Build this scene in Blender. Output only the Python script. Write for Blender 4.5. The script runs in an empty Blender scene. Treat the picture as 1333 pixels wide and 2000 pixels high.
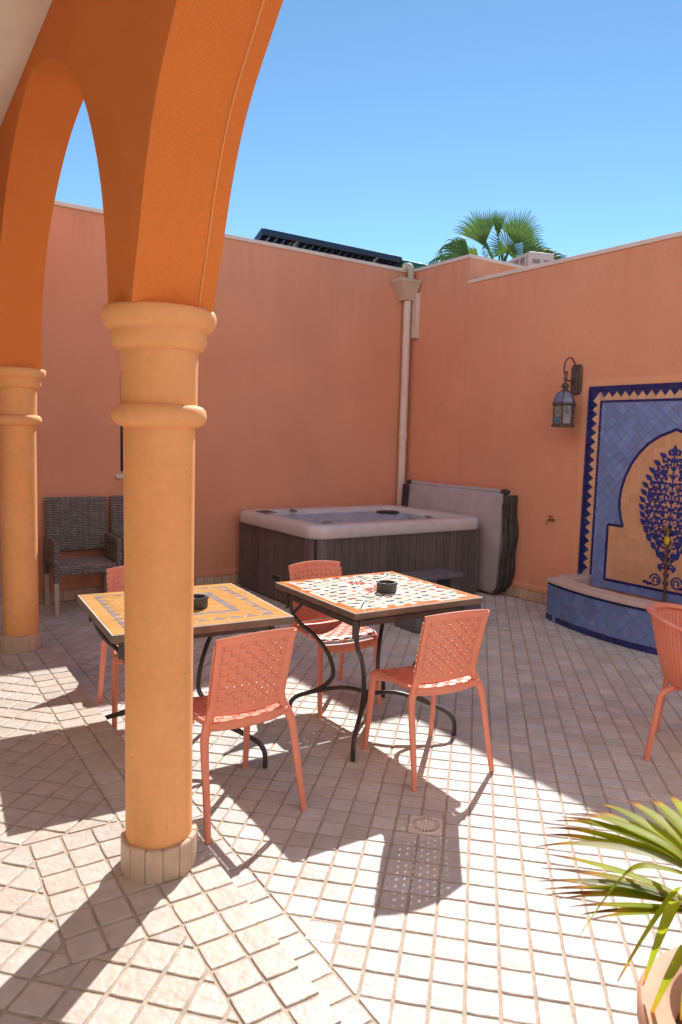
import bpy, math, random
from math import sin, cos, pi, radians, sqrt, atan2, hypot
from mathutils import Vector, Matrix

sc = bpy.context.scene
col = sc.collection

# ------------------------------------------------------------------ camera
F_PX, PITCH, ROLL, YAW, CAM_H = 1416.83, 0.102893, -0.027034, 0.598820, 1.62
_f = Vector((sin(YAW) * cos(PITCH), cos(YAW) * cos(PITCH), -sin(PITCH)))
_r = Vector((cos(YAW), -sin(YAW), 0))
_d = _f.cross(_r)
CR = _r * cos(ROLL) + _d * sin(ROLL)          # camera right
CD = _d * cos(ROLL) - _r * sin(ROLL)          # camera down
CF = _f                                       # camera forward
CP = Vector((0, 0, CAM_H))
cd = bpy.data.cameras.new('camera')
cam = bpy.data.objects.new('camera', cd)
col.objects.link(cam)
cam.matrix_world = Matrix(((CR.x, -CD.x, -CF.x, CP.x), (CR.y, -CD.y, -CF.y, CP.y),
                           (CR.z, -CD.z, -CF.z, CP.z), (0, 0, 0, 1)))
cd.sensor_fit = 'HORIZONTAL'
cd.sensor_width = 24.0
cd.lens = 24.0 * F_PX / 1333.0
cd.clip_start, cd.clip_end = 0.05, 2000
cd.dof.use_dof = True
cd.dof.focus_distance = 3.9
cd.dof.aperture_fstop = 5.6
sc.camera = cam

# ------------------------------------------------------------------ sky and sun
SUN_EL, SUN_AZ = atan2(1.0, hypot(.905, .78)), atan2(.905, .78)   # azimuth from +Y towards +X
w = bpy.data.worlds.new('World')
sc.world = w
w.use_nodes = True
nt = w.node_tree
for n_ in list(nt.nodes):
    nt.nodes.remove(n_)
sky = nt.nodes.new('ShaderNodeTexSky')
sky.sky_type = 'NISHITA'
sky.sun_disc = False
sky.sun_elevation = SUN_EL
sky.sun_rotation = SUN_AZ
sky.altitude = 450
sky.air_density = 0.55
sky.dust_density = 0.0
sky.ozone_density = 2.0
bg = nt.nodes.new('ShaderNodeBackground')
bg.inputs['Strength'].default_value = 0.075
wo = nt.nodes.new('ShaderNodeOutputWorld')
tint = nt.nodes.new('ShaderNodeMix')          # white balance of the sky light, the same in every direction
tint.data_type = 'RGBA'
tint.blend_type = 'MULTIPLY'
tint.inputs[0].default_value = 1.0
tint.inputs[7].default_value = (0.84, 1.02, 0.93, 1)
nt.links.new(sky.outputs[0], tint.inputs[6])
nt.links.new(tint.outputs[2], bg.inputs[0])
nt.links.new(bg.outputs[0], wo.inputs[0])
sd = bpy.data.lights.new('sun', 'SUN')
sd.energy = 2.15
sd.angle = radians(0.53)
sd.color = (1.0, 0.965, 0.915)
sun = bpy.data.objects.new('sun', sd)
sun.rotation_euler = Vector((-.905, -.78, -1)).to_track_quat('-Z', 'Y').to_euler()
sun.location = (8, 8, 12)
col.objects.link(sun)
sc.view_settings.view_transform = 'Standard'
sc.view_settings.look = 'None'
sc.view_settings.gamma = 1.0
sc.view_settings.exposure = 1.68
sc.view_settings.use_curve_mapping = False
sc.render.engine = 'CYCLES'
sc.cycles.use_denoising = True
sc.cycles.max_bounces = 8
sc.cycles.diffuse_bounces = 5
sc.cycles.caustics_reflective = False
sc.cycles.caustics_refractive = False

# ------------------------------------------------------------------ helpers
RND = random.Random(11)


def ray(px, py):
    return CR * ((px - 667) / F_PX) + CD * ((py - 1000) / F_PX) + CF


def on_z(px, py, z):
    d = ray(px, py)
    return CP + d * ((z - CAM_H) / d.z)


def to_px(P):
    q = Vector(P) - CP
    z = q.dot(CF)
    if z < .05:
        return None
    return 667 + F_PX * q.dot(CR) / z, 1000 + F_PX * q.dot(CD) / z, z


class B:
    """collects geometry for ONE mesh object"""

    def __init__(s):
        s.v, s.f, s.m = [], [], []

    def add(s, vs, fs, mi=0, T=None):
        o = len(s.v)
        for p in vs:
            p = Vector(p)
            s.v.append(T @ p if T is not None else p)
        for f in fs:
            s.f.append([o + i for i in f])
            s.m.append(mi)
        return s

    def box(s, x0, x1, y0, y1, z0, z1, mi=0, T=None):
        vs = [(x0, y0, z0), (x1, y0, z0), (x1, y1, z0), (x0, y1, z0), (x0, y0, z1), (x1, y0, z1), (x1, y1, z1), (x0, y1, z1)]
        return s.add(vs, [(3, 2, 1, 0), (4, 5, 6, 7), (0, 1, 5, 4), (1, 2, 6, 5), (2, 3, 7, 6), (3, 0, 4, 7)], mi, T)

    def loft(s, rings, closed=True, caps=True, mi=0, T=None, loop=False):
        n = len(rings[0])
        vs = [p for r in rings for p in r]
        fs = []
        R = len(rings)
        for k in range(R if loop else R - 1):
            k2 = (k + 1) % R
            for i in range(n if closed else n - 1):
                j = (i + 1) % n
                fs.append((k * n + i, k * n + j, k2 * n + j, k2 * n + i))
        if caps and not loop and closed:
            fs.append(tuple(range(n))[::-1])
            fs.append(tuple((R - 1) * n + i for i in range(n)))
        return s.add(vs, fs, mi, T)

    def tube(s, pts, r, n=10, mi=0, sq=1.0, up=(0, 0, 1), T=None, loop=False, rot=0.0):
        pts = [Vector(p) for p in pts]
        N = len(pts)
        rr = r if isinstance(r, (list, tuple)) else [r] * N
        rings = []
        t0 = (pts[1] - pts[0]).normalized()
        a = Vector(up)
        if abs(a.dot(t0)) > .95:
            a = Vector((1, 0, 0))
        nrm = (a - t0 * a.dot(t0)).normalized()
        for i, p in enumerate(pts):
            if loop:
                t = (pts[(i + 1) % N] - pts[i - 1]).normalized()
            elif i == 0:
                t = t0
            elif i == N - 1:
                t = (pts[i] - pts[i - 1]).normalized()
            else:
                t = ((pts[i + 1] - p).normalized() + (p - pts[i - 1]).normalized()).normalized()
            nrm = (nrm - t * nrm.dot(t)).normalized()
            b = t.cross(nrm)
            rings.append([p + nrm * (rr[i] * cos(2 * pi * k / n + rot)) + b * (rr[i] * sq * sin(2 * pi * k / n + rot)) for k in range(n)])
        return s.loft(rings, True, True, mi, T, loop)

    def lathe(s, prof, n=32, mi=0, T=None, caps=True):
        return s.loft([[(r * cos(2 * pi * k / n), r * sin(2 * pi * k / n), z) for k in range(n)] for r, z in prof], True, caps, mi, T)

    def prism(s, poly, z0, z1, mi=0, T=None, inset=0.0, ch=0.0):
        """poly counter-clockwise in xy, top chamfered by ch"""
        if inset:
            poly = inset_poly(poly, inset)
        n = len(poly)
        rings = [[(x, y, z0) for x, y in poly]]
        if ch:
            top = inset_poly(poly, ch)
            rings += [[(x, y, z1 - ch) for x, y in poly], [(x, y, z1) for x, y in top]]
        else:
            rings += [[(x, y, z1) for x, y in poly]]
        vs = [p for r in rings for p in r]
        fs = []
        for k in range(len(rings) - 1):
            for i in range(n):
                j = (i + 1) % n
                fs.append((k * n + i, k * n + j, (k + 1) * n + j, (k + 1) * n + i))
        o = (len(rings) - 1) * n
        fs.append(tuple(o + i for i in range(n)))
        return s.add(vs, fs, mi, T)

    def mesh(s, name, mats, smooth=False, angle=35):
        me = bpy.data.meshes.new(name)
        me.from_pydata([tuple(p) for p in s.v], [], s.f)
        mats = mats if isinstance(mats, (list, tuple)) else [mats]
        for m_ in mats:
            me.materials.append(m_)
        if len(mats) > 1:
            me.polygons.foreach_set('material_index', s.m)
        if smooth:
            me.polygons.foreach_set('use_smooth', [True] * len(me.polygons))
            me.set_sharp_from_angle(angle=radians(angle))
        me.update()
        return me

    def obj(s, name, mats, parent=None, smooth=False, angle=35, bevel=0, seg=2, kind=None, label=None, weld=False, blimit=30):
        return link(name, s.mesh(name, mats, smooth, angle), parent, bevel, seg, kind, label, weld, blimit)


def link(name, me, parent=None, bevel=0, seg=2, kind=None, label=None, weld=False, blimit=30):
    o = bpy.data.objects.new(name, me)
    col.objects.link(o)
    if parent is not None:
        o.parent = parent
    if weld:
        md = o.modifiers.new('weld', 'WELD')
        md.merge_threshold = 1e-4
    if bevel:
        md = o.modifiers.new('bevel', 'BEVEL')
        md.width = bevel
        md.segments = seg
        md.limit_method = 'ANGLE'
        md.angle_limit = radians(blimit)
    if kind:
        o['kind'] = kind
    if label:
        o['label'] = label
    return o


def inset_poly(poly, d):
    n = len(poly)
    out = []
    for i in range(n):
        p0, p1, p2 = poly[i - 1], poly[i], poly[(i + 1) % n]
        e1 = (p1[0] - p0[0], p1[1] - p0[1])
        e2 = (p2[0] - p1[0], p2[1] - p1[1])
        l1, l2 = hypot(*e1) or 1e-9, hypot(*e2) or 1e-9
        n1 = (-e1[1] / l1, e1[0] / l1)
        n2 = (-e2[1] / l2, e2[0] / l2)
        bx, by = n1[0] + n2[0], n1[1] + n2[1]
        k = bx * n1[0] + by * n1[1]
        k = max(k, .35)
        out.append((p1[0] + bx * d / k, p1[1] + by * d / k))
    return out


def clip(poly, nx, ny, c):
    """keep nx*x+ny*y <= c"""
    out = []
    n = len(poly)
    for i in range(n):
        p, q = poly[i], poly[(i + 1) % n]
        dp, dq = nx * p[0] + ny * p[1] - c, nx * q[0] + ny * q[1] - c
        if dp <= 0:
            out.append(p)
        if (dp < 0 < dq) or (dq < 0 < dp):
            t = dp / (dp - dq)
            out.append((p[0] + (q[0] - p[0]) * t, p[1] + (q[1] - p[1]) * t))
    return out


def clip_convex(poly, conv):
    n = len(conv)
    for i in range(n):
        (ax, ay), (bx, by) = conv[i], conv[(i + 1) % n]
        nx, ny = by - ay, ax - bx
        l = hypot(nx, ny)
        if l < 1e-9:
            continue
        nx /= l
        ny /= l
        poly = clip(poly, nx, ny, nx * ax + ny * ay)
        if len(poly) < 3:
            return []
    return poly


def subtract_convex(poly, conv):
    """pieces of poly outside the convex ccw polygon"""
    out = []
    n = len(conv)
    for i in range(n):
        (ax, ay), (bx, by) = conv[i], conv[(i + 1) % n]
        nx, ny = by - ay, ax - bx
        l = hypot(nx, ny)
        nx /= l
        ny /= l
        c = nx * ax + ny * ay
        o_ = clip(poly, -nx, -ny, -c)
        if len(o_) >= 3:
            out.append(o_)
        poly = clip(poly, nx, ny, c)
        if len(poly) < 3:
            break
    return out


def area(poly):
    return .5 * sum(poly[i - 1][0] * poly[i][1] - poly[i][0] * poly[i - 1][1] for i in range(len(poly)))


def centroid(poly):
    n = len(poly)
    return sum(p[0] for p in poly) / n, sum(p[1] for p in poly) / n


def thing(name, label, cat, loc=(0, 0, 0), rotz=0.0, group=None):
    o = bpy.data.objects.new(name, None)
    o.empty_display_size = .1
    col.objects.link(o)
    o.location = loc
    o.rotation_euler = (0, 0, rotz)
    tag(o, label, cat, group)
    return o


def tag(o, label, cat, group=None):
    o['label'] = label
    o['category'] = cat
    o['kind'] = 'thing'
    if group:
        o['group'] = group
    return o


def copy_tree(root, loc, rotz, label, group=None):
    r = root.copy()
    col.objects.link(r)
    r.location = loc
    r.rotation_euler = (0, 0, rotz)
    r['label'] = label
    for ch in list(root.children):
        c = ch.copy()
        col.objects.link(c)
        c.parent = r
        for g in list(ch.children):
            d = g.copy()
            col.objects.link(d)
            d.parent = c
    return r


def catmull(pts, k=6, loop=False):
    pts = [Vector(p) for p in pts]
    n = len(pts)
    out = []
    for i in range(n if loop else n - 1):
        if loop:
            p0, p1, p2, p3 = pts[i - 1], pts[i], pts[(i + 1) % n], pts[(i + 2) % n]
        else:
            p0, p1, p2, p3 = pts[max(i - 1, 0)], pts[i], pts[i + 1], pts[min(i + 2, n - 1)]
        for j in range(k):
            t = j / k
            out.append(.5 * ((2 * p1) + (p2 - p0) * t + (2 * p0 - 5 * p1 + 4 * p2 - p3) * t * t + (3 * p1 - p0 - 3 * p2 + p3) * t ** 3))
    if not loop:
        out.append(pts[-1])
    return out


def lerp_tab(tab, x):
    for (x0, y0), (x1, y1) in zip(tab, tab[1:]):
        if x <= x1:
            t = (x - x0) / (x1 - x0)
            return y0 + (y1 - y0) * max(0, t)
    return tab[-1][1]


# ------------------------------------------------------------------ materials
def mat(name, c, rough=.6, var=.10, vs=3.0, c2=None, mix=.5, ms=1.2, bump=0.0, bs=150.0, bdist=.002, island=0.0, istint=None,
        spec=.5, metal=0.0, coat=0.0, streak=0.0, rvar=0.0, stain=None, specks=0.0, trans=0.0, bump2=0.0, bs2=12.0, coord='world', stretch=None, fine=0.0):
    m = bpy.data.materials.new(name)
    m.use_nodes = True
    t = m.node_tree
    N, L = t.nodes, t.links
    p = N['Principled BSDF']
    p.inputs['Roughness'].default_value = rough
    p.inputs['Metallic'].default_value = metal
    p.inputs['Specular IOR Level'].default_value = spec
    p.inputs['Coat Weight'].default_value = coat
    p.inputs['Coat Roughness'].default_value = .12
    if coord == 'world':
        g = N.new('ShaderNodeNewGeometry')
        pos = g.outputs['Position']
    else:
        g = N.new('ShaderNodeTexCoord')
        pos = g.outputs['Object']
    if stretch:
        mp = N.new('ShaderNodeMapping')
        mp.inputs['Scale'].default_value = stretch
        L.new(pos, mp.inputs['Vector'])
        pos_s = mp.outputs[0]
    else:
        pos_s = pos

    def noise(scale, detail=4, vec=None, r=.55):
        n = N.new('ShaderNodeTexNoise')
        n.inputs['Scale'].default_value = scale
        n.inputs['Detail'].default_value = detail
        n.inputs['Roughness'].default_value = r
        L.new(vec if vec is not None else pos_s, n.inputs['Vector'])
        return n.outputs['Fac']

    def rng(src, a, b, lo, hi):
        n = N.new('ShaderNodeMapRange')
        n.inputs[1].default_value = a
        n.inputs[2].default_value = b
        n.inputs[3].default_value = lo
        n.inputs[4].default_value = hi
        L.new(src, n.inputs[0])
        return n.outputs[0]

    def mul(a, b):
        n = N.new('ShaderNodeMath')
        n.operation = 'MULTIPLY'
        L.new(a, n.inputs[0])
        L.new(b, n.inputs[1])
        return n.outputs[0]

    rgb = N.new('ShaderNodeRGB')
    rgb.outputs[0].default_value = (*c, 1)
    out = rgb.outputs[0]
    rnd = None
    if island or istint:
        gi = N.new('ShaderNodeNewGeometry')
        oi = N.new('ShaderNodeObjectInfo')
        ad = N.new('ShaderNodeMath')
        L.new(gi.outputs['Random Per Island'], ad.inputs[0])
        L.new(oi.outputs['Random'], ad.inputs[1])
        fr = N.new('ShaderNodeMath')
        fr.operation = 'FRACT'
        L.new(ad.outputs[0], fr.inputs[0])
        rnd = fr.outputs[0]

    def mixc(fac, a, b):
        n = N.new('ShaderNodeMix')
        n.data_type = 'RGBA'
        if isinstance(fac, float):
            n.inputs[0].default_value = fac
        else:
            L.new(fac, n.inputs[0])
        L.new(a, n.inputs[6])
        if isinstance(b, tuple):
            n.inputs[7].default_value = (*b, 1)
        else:
            L.new(b, n.inputs[7])
        return n.outputs[2]

    if c2:
        out = mixc(rng(noise(ms, 3), .38, .66, 0.0, mix), out, c2)
    if istint:
        x = N.new('ShaderNodeMath')
        x.operation = 'MULTIPLY'
        x.inputs[1].default_value = 7.31
        L.new(rnd, x.inputs[0])
        fx = N.new('ShaderNodeMath')
        fx.operation = 'FRACT'
        L.new(x.outputs[0], fx.inputs[0])
        out = mixc(rng(fx.outputs[0], .35, 1, 0.0, 1.0), out, istint)
    val = rng(noise(vs, 3), .3, .7, 1 - var, 1 + var)
    if island:
        val = mul(val, rng(rnd, 0, 1, 1 - island, 1 + island))
    if fine:
        val = mul(val, rng(noise(bs * .6, 1, pos), .3, .7, 1 - fine, 1 + fine))
    if streak:
        mp = N.new('ShaderNodeMapping')
        mp.inputs['Scale'].default_value = (5, 5, .35)
        L.new(pos, mp.inputs['Vector'])
        val = mul(val, rng(noise(1.6, 4, mp.outputs[0], .65), .32, .7, 1 - streak, 1 + streak * .5))
    if specks:
        val = mul(val, rng(noise(55, 2, pos, .5), .755, .775, 1.0, 1.0 - specks))
    if stain:                                   # rain marks below the top edge, splashes above the floor
        sx = N.new('ShaderNodeSeparateXYZ')
        L.new(pos, sx.inputs[0])
        for lo, hi, amt in stain:
            mp = N.new('ShaderNodeMapping')
            mp.inputs['Scale'].default_value = (9, 9, .7)
            L.new(pos, mp.inputs['Vector'])
            k1 = rng(sx.outputs[2], lo, hi, 0, 1)
            k2 = rng(noise(1.3, 4, mp.outputs[0], .7), .42, .72, 0, amt)
            k3 = N.new('ShaderNodeMath')
            k3.operation = 'MULTIPLY_ADD'
            L.new(mul(k1, k2), k3.inputs[0])
            k3.inputs[1].default_value = -1
            k3.inputs[2].default_value = 1
            val = mul(val, k3.outputs[0])
    hsv = N.new('ShaderNodeHueSaturation')
    L.new(val, hsv.inputs['Value'])
    L.new(out, hsv.inputs['Color'])
    L.new(hsv.outputs[0], p.inputs['Base Color'])
    if rvar:
        L.new(rng(noise(vs * 2.3, 2), .3, .7, max(.02, rough - rvar), min(1, rough + rvar)), p.inputs['Roughness'])
    if bump or bump2:
        h = None
        nb = None
        if bump:
            nb = N.new('ShaderNodeBump')
            nb.inputs['Strength'].default_value = bump
            nb.inputs['Distance'].default_value = bdist
            L.new(noise(bs, 3, pos_s, .6), nb.inputs['Height'])
        if bump2:
            n2 = N.new('ShaderNodeBump')
            n2.inputs['Strength'].default_value = bump2
            n2.inputs['Distance'].default_value = .012
            L.new(noise(bs2, 2, pos_s), n2.inputs['Height'])
            if nb:
                L.new(nb.outputs[0], n2.inputs['Normal'])
            nb = n2
        L.new(nb.outputs[0], p.inputs['Normal'])
    if trans:
        tr = N.new('ShaderNodeBsdfTranslucent')
        L.new(hsv.outputs[0], tr.inputs[0])
        mx = N.new('ShaderNodeMixShader')
        mx.inputs[0].default_value = trans
        L.new(p.outputs[0], mx.inputs[1])
        L.new(tr.outputs[0], mx.inputs[2])
        L.new(mx.outputs[0], N['Material Output'].inputs[0])
    return m


m_wall = mat('wall_plaster', (.80, .375, .235), .9, .05, 1.0, (.76, .34, .21), .7, .8, bump=.7, bs=330, bdist=.003, streak=.018, spec=.2, fine=.10, specks=.25, stain=((2.9, 3.5, .12), (.50, .12, .18)))
m_arch = mat('arch_plaster', (.80, .245, .060), .88, .05, 2.0, (.75, .21, .048), .6, 1.6, bump=.8, bs=420, bdist=.003, spec=.2, fine=.08)
m_column = mat('column_paint', (.86, .415, .170), .72, .05, 3.0, (.81, .36, .13), .7, 2.2, bump=.35, bs=60, bdist=.003, spec=.3, bump2=.4, bs2=5, streak=.03, fine=.03, stain=((.62, .25, .25),), specks=.45)
m_ceiling = mat('ceiling_paint', (.86, .79, .66), .85, .05, 2, bump=.4, bs=120, spec=.2)
m_bounce = mat('bounce_paint', (.84, .82, .79), .85, .05, 2, bump=.4, bs=120, spec=.2)  # pale paint for unseen walls, kept bright to bounce sunlight into the shade
m_coping = mat('coping_stone', (.78, .69, .62), .8, .10, 6, (.66, .56, .50), .6, 3, bump=.3, bs=80, spec=.3)
m_tile = mat('floor_tile', (.600, .585, .560), .54, .10, 5, (.60, .56, .515), .6, 18, bump=.6, bs=70, bdist=.003, island=.09, istint=(.595, .545, .49), spec=.20, rvar=.10, bump2=.5, bs2=30)
m_tile_p = mat('portico_tile', (.585, .525, .465), .44, .08, 24, (.54, .45, .37), .6, 18, bump=.5, bs=70, bdist=.003, island=.07, istint=(.59, .49, .405), spec=.34, rvar=.12, bump2=.35, bs2=30)
m_grout = mat('grout', (.49, .405, .325), .95, .15, 30, bump=.8, bs=160, bdist=.004, spec=.15)
m_skirt = mat('skirting_tile', (.62, .46, .34), .5, .1, 20, (.54, .38, .27), .6, 9, bump=.4, bs=70, island=.10, spec=.4)
m_ground = mat('dry_earth', (.36, .26, .17), .95, .2, .4, (.28, .21, .14), .7, .15, bump=.6, bs=20, bdist=.03)
m_chair = mat('coral_plastic', (.80, .290, .190), .46, .05, 8, (.76, .255, .160), .5, 5, bump=.15, bs=220, spec=.45, coord='obj')
m_iron = mat('painted_iron', (.043, .046, .042), .42, .15, 12, (.09, .075, .055), .6, 9, bump=.3, bs=90, spec=.5, metal=.2)
m_edge = mat('table_edge', (.20, .145, .10), .7, .15, 14, (.12, .095, .075), .7, 8, bump=.4, bs=90)
m_ash = mat('ashtray_grey', (.060, .062, .058), .55, .15, 40, bump=.2, bs=200, coord='obj')
m_mgrout = mat('mosaic_grout', (.70, .66, .60), .8, .06, 30, bump=.3, bs=200)


def glaze(name, c, isl=.10, rough=.22, c2=None):
    return mat(name, c, rough, .05, 30, c2, .6, 14, bump=.12, bs=90, island=isl, spec=.5)


m_or = glaze('tile_amber', (.68, .375, .125), .10)
m_or2 = glaze('tile_orange', (.66, .225, .045), .10)
m_gy = glaze('tile_grey_lilac', (.31, .285, .315), .14)
m_wh = glaze('tile_white', (.80, .77, .69), .05)
m_nv = glaze('tile_navy', (.022, .034, .165), .25)
m_tl = glaze('tile_green', (.035, .19, .145), .2)
m_mint = glaze('tile_mint', (.30, .55, .40), .15)
m_rd = glaze('tile_red', (.40, .055, .050), .2)
m_br = glaze('tile_rust', (.50, .135, .045), .2)
m_royal = glaze('tile_royal', (.030, .050, .25), .1)
m_blue = glaze('tile_blue', (.185, .275, .58), .13, .3, (.22, .285, .51))
m_bluef = glaze('tile_blue_worn', (.135, .225, .50), .16, .35, (.21, .245, .43))
m_cream = glaze('tile_sand', (.72, .45, .28), .08, .4, (.66, .38, .22))
m_field = glaze('tile_ochre', (.71, .415, .245), .08, .38, (.65, .345, .185))
m_marble = mat('basin_marble', (.68, .55, .48), .5, .06, 8, (.60, .47, .42), .6, 4, spec=.4)
m_tub = mat('tub_shell', (.68, .64, .67), .28, .06, 9, (.58, .545, .58), .7, 5, spec=.5, coat=.3)
m_plank = mat('tub_plank', (.115, .100, .102), .6, .16, 6, (.17, .148, .145), .7, 5, bump=.4, bs=30, stretch=(14, 14, 1.2), island=.16)
m_water = mat('tub_water', (.20, .43, .66), .25, .2, 9, (.58, .70, .80), .6, 11, bump=1.0, bs=14, bdist=.03, spec=.5)
m_dark = mat('black_plastic', (.02, .02, .022), .5, .1, 10)
m_greyp = mat('grey_plastic', (.20, .185, .17), .5, .1, 10)
m_cover = mat('cover_vinyl', (.50, .45, .48), .62, .10, 5, (.40, .36, .40), .7, 3, bump=.35, bs=18, bdist=.01, spec=.4)
m_cover_d = mat('cover_webbing', (.035, .033, .036), .65, .2, 20, (.075, .07, .07), .6, 12, bump=.5, bs=60)
m_step = mat('step_resin', (.12, .12, .145), .6, .12, 8, (.17, .17, .20), .7, 3, bump=.5, bs=12, stretch=(1.5, 16, 1))
m_pipe = mat('pipe_pvc', (.78, .65, .59), .5, .06, 5, (.71, .57, .51), .6, 2, spec=.4)
m_hopper = mat('hopper_paint', (.62, .52, .41), .7, .08, 6, (.52, .42, .33), .6, 3)
m_lamp = mat('lamp_iron', (.10, .073, .060), .6, .2, 18, (.16, .12, .10), .6, 9, bump=.3, bs=120, metal=.3)
m_wicker_leg = mat('aluminium_leg', (.50, .44, .40), .5, .12, 30, bump=.2, bs=100)
m_winfr = mat('window_frame', (.62, .58, .55), .5, .05, 8)
m_glass = mat('window_glass', (.012, .012, .016), .06, .1, 4, spec=.6)
m_terra = mat('terracotta', (.62, .36, .25), .75, .1, 9, (.52, .25, .15), .7, 4, bump=.4, bs=60)
m_soil = mat('soil', (.10, .055, .03), .95, .25, 20, bump=1, bs=40, bdist=.02)
m_leaf = mat('palm_leaf', (.16, .27, .018), .5, .18, 9, (.28, .33, .022), .7, 7, trans=.5, spec=.2, island=.18)
m_leaf_y = mat('palm_leaf_yellow', (.52, .38, .030), .45, .15, 12, (.18, .20, .02), .5, 9, trans=.40, island=.15)
m_leaf_b = mat('palm_leaf_dry', (.17, .066, .030), .7, .2, 14, (.30, .17, .10), .6, 9, trans=.2, island=.3)
def leaf_mat(name, c, ty):
    m = mat(name, c, .5, .16, 9, (c[0] * 1.7, c[1] * 1.2, c[2]), .6, 7, trans=.5, spec=.2, island=.16)
    t = m.node_tree
    N, L = t.nodes, t.links
    at = N.new('ShaderNodeAttribute')
    at.attribute_name = 'along'
    nz = N.new('ShaderNodeTexNoise')
    nz.inputs['Scale'].default_value = 60
    ad = N.new('ShaderNodeMath')
    ad.operation = 'MULTIPLY_ADD'
    ad.inputs[1].default_value = .16
    L.new(nz.outputs['Fac'], ad.inputs[0])
    L.new(at.outputs['Fac'], ad.inputs[2])
    rp = N.new('ShaderNodeValToRGB')
    e = rp.color_ramp.elements
    e[0].position = ty
    e[0].color = (.30, .33, .02, 0)
    e[1].position = ty + .10
    e[1].color = (.55, .33, .03, 1)
    for ps, cc in ((ty + .15, (.34, .13, .035)), (ty + .21, (.14, .055, .028)), (ty + .30, (.30, .19, .12))):
        x = e.new(min(1, ps))
        x.color = (*cc, 1)
    L.new(ad.outputs[0], rp.inputs[0])
    hs = [n for n in N if n.type == 'HUE_SAT'][0]
    mx = N.new('ShaderNodeMix')
    mx.data_type = 'RGBA'
    L.new(rp.outputs['Alpha'], mx.inputs[0])
    L.new(hs.outputs[0], mx.inputs[6])
    L.new(rp.outputs['Color'], mx.inputs[7])
    for lk in list(hs.outputs[0].links):
        if lk.to_node != mx:
            to = lk.to_socket
            L.remove(lk)
            L.new(mx.outputs[2], to)
    return m


m_blade = [leaf_mat('palm_blade', (.30, .39, .020), .76), leaf_mat('palm_blade_yellow', (.36, .34, .025), .68), leaf_mat('palm_blade_pale', (.34, .42, .26), .78)]
m_leaf_p = mat('palm_leaf_underside', (.33, .40, .27), .5, .12, 9, trans=.3, island=.12)
m_frond = mat('palm_frond', (.085, .175, .035), .4, .2, 3, (.15, .23, .05), .7, 2, trans=.35, island=.25, spec=.5)
m_trunk = mat('palm_trunk', (.16, .10, .06), .9, .3, 8, bump=1, bs=25, bdist=.03, stretch=(1, 1, 4))
m_white = mat('white_enamel', (.62, .56, .52), .45, .06, 8, (.5, .44, .41), .5, 3)
m_brass = mat('brass', (.28, .19, .09), .4, .2, 30, metal=.8)
m_solar = mat('collector_navy', (.012, .028, .060), .25, .15, 3, spec=.6)
m_solar_t = mat('collector_tube', (.010, .012, .022), .15, .15, 3, spec=.6)
m_solar_g = mat('collector_flare_tint', (.008, .10, .065), .35, .15, 3, spec=.6)  # green tint of a lens flare put into the collector colour
m_steel = mat('galvanised', (.36, .26, .22), .5, .15, 9, metal=.5)
m_rust = mat('rusty_pipe', (.14, .055, .040), .7, .2, 16)
m_yellow = mat('yellow_plastic', (.70, .47, .04), .45, .1, 20)
m_band = mat('smooth_plaster', (.82, .43, .255), .85, .05, 2, (.78, .385, .225), .6, 2, bump=.3, bs=200, spec=.2)
m_cloth_glass = mat('lamp_glass', (.30, .27, .25), .3, .15, 12, (.20, .21, .24), .6, 20)
m_glass_b = mat('lamp_glass_blue', (.06, .17, .25), .25, .1, 12)
m_glass_s = mat('lamp_glass_sky', (.13, .17, .33), .2, .1, 12, (.30, .30, .36), .6, 7)
m_rail = mat('drain_plastic', (.76, .68, .62), .5, .06, 20)


def wicker_mat():
    m = mat('wicker', (.25, .22, .205), .55, .2, 20, (.33, .295, .275), .6, 12, coord='obj')
    t = m.node_tree
    N, L = t.nodes, t.links
    tc = N.new('ShaderNodeTexCoord')
    wv = []
    for k, (scl, ax) in enumerate((((1, 1, 1), 'Z'), ((1, 1, 1), 'X'))):
        wn = N.new('ShaderNodeTexWave')
        wn.bands_direction = ax
        wn.inputs['Scale'].default_value = (15, 6)[k]
        wn.inputs['Distortion'].default_value = 1.2
        wn.inputs['Detail'].default_value = 1
        L.new(tc.outputs['Object'], wn.inputs['Vector'])
        wv.append(wn.outputs['Fac'])
    mm = N.new('ShaderNodeMath')
    mm.operation = 'MULTIPLY'
    L.new(wv[0], mm.inputs[0])
    L.new(wv[1], mm.inputs[1])
    ad = N.new('ShaderNodeMath')
    L.new(mm.outputs[0], ad.inputs[0])
    L.new(wv[0], ad.inputs[1])
    hs = [n for n in N if n.type == 'HUE_SAT'][0]
    mr = N.new('ShaderNodeMapRange')
    mr.inputs[1].default_value = .2
    mr.inputs[2].default_value = 1.5
    mr.inputs[3].default_value = .55
    mr.inputs[4].default_value = 1.5
    L.new(ad.outputs[0], mr.inputs[0])
    m2 = N.new('ShaderNodeMath')
    m2.operation = 'MULTIPLY'
    L.new(hs.inputs['Value'].links[0].from_socket, m2.inputs[0])
    L.new(mr.outputs[0], m2.inputs[1])
    L.new(m2.outputs[0], hs.inputs['Value'])
    b = N.new('ShaderNodeBump')
    b.inputs['Strength'].default_value = 1
    b.inputs['Distance'].default_value = .008
    L.new(ad.outputs[0], b.inputs['Height'])
    L.new(b.outputs[0], N['Principled BSDF'].inputs['Normal'])
    return m


m_wicker = wicker_mat()

# ================================================================== THE SETTING
STEP = .22
TH = math.atan(.03)
O_ARC = Vector((.80, 2.178, 0))
SPAN = 2.708
T_ARC = Matrix.Translation(O_ARC) @ Matrix.Rotation(-TH, 4, 'Z')   # local x = across the arcade (b), local y = along it (a)


def arc_obj(o):
    o.location = O_ARC
    o.rotation_euler = (0, 0, -TH)
    return o


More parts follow.
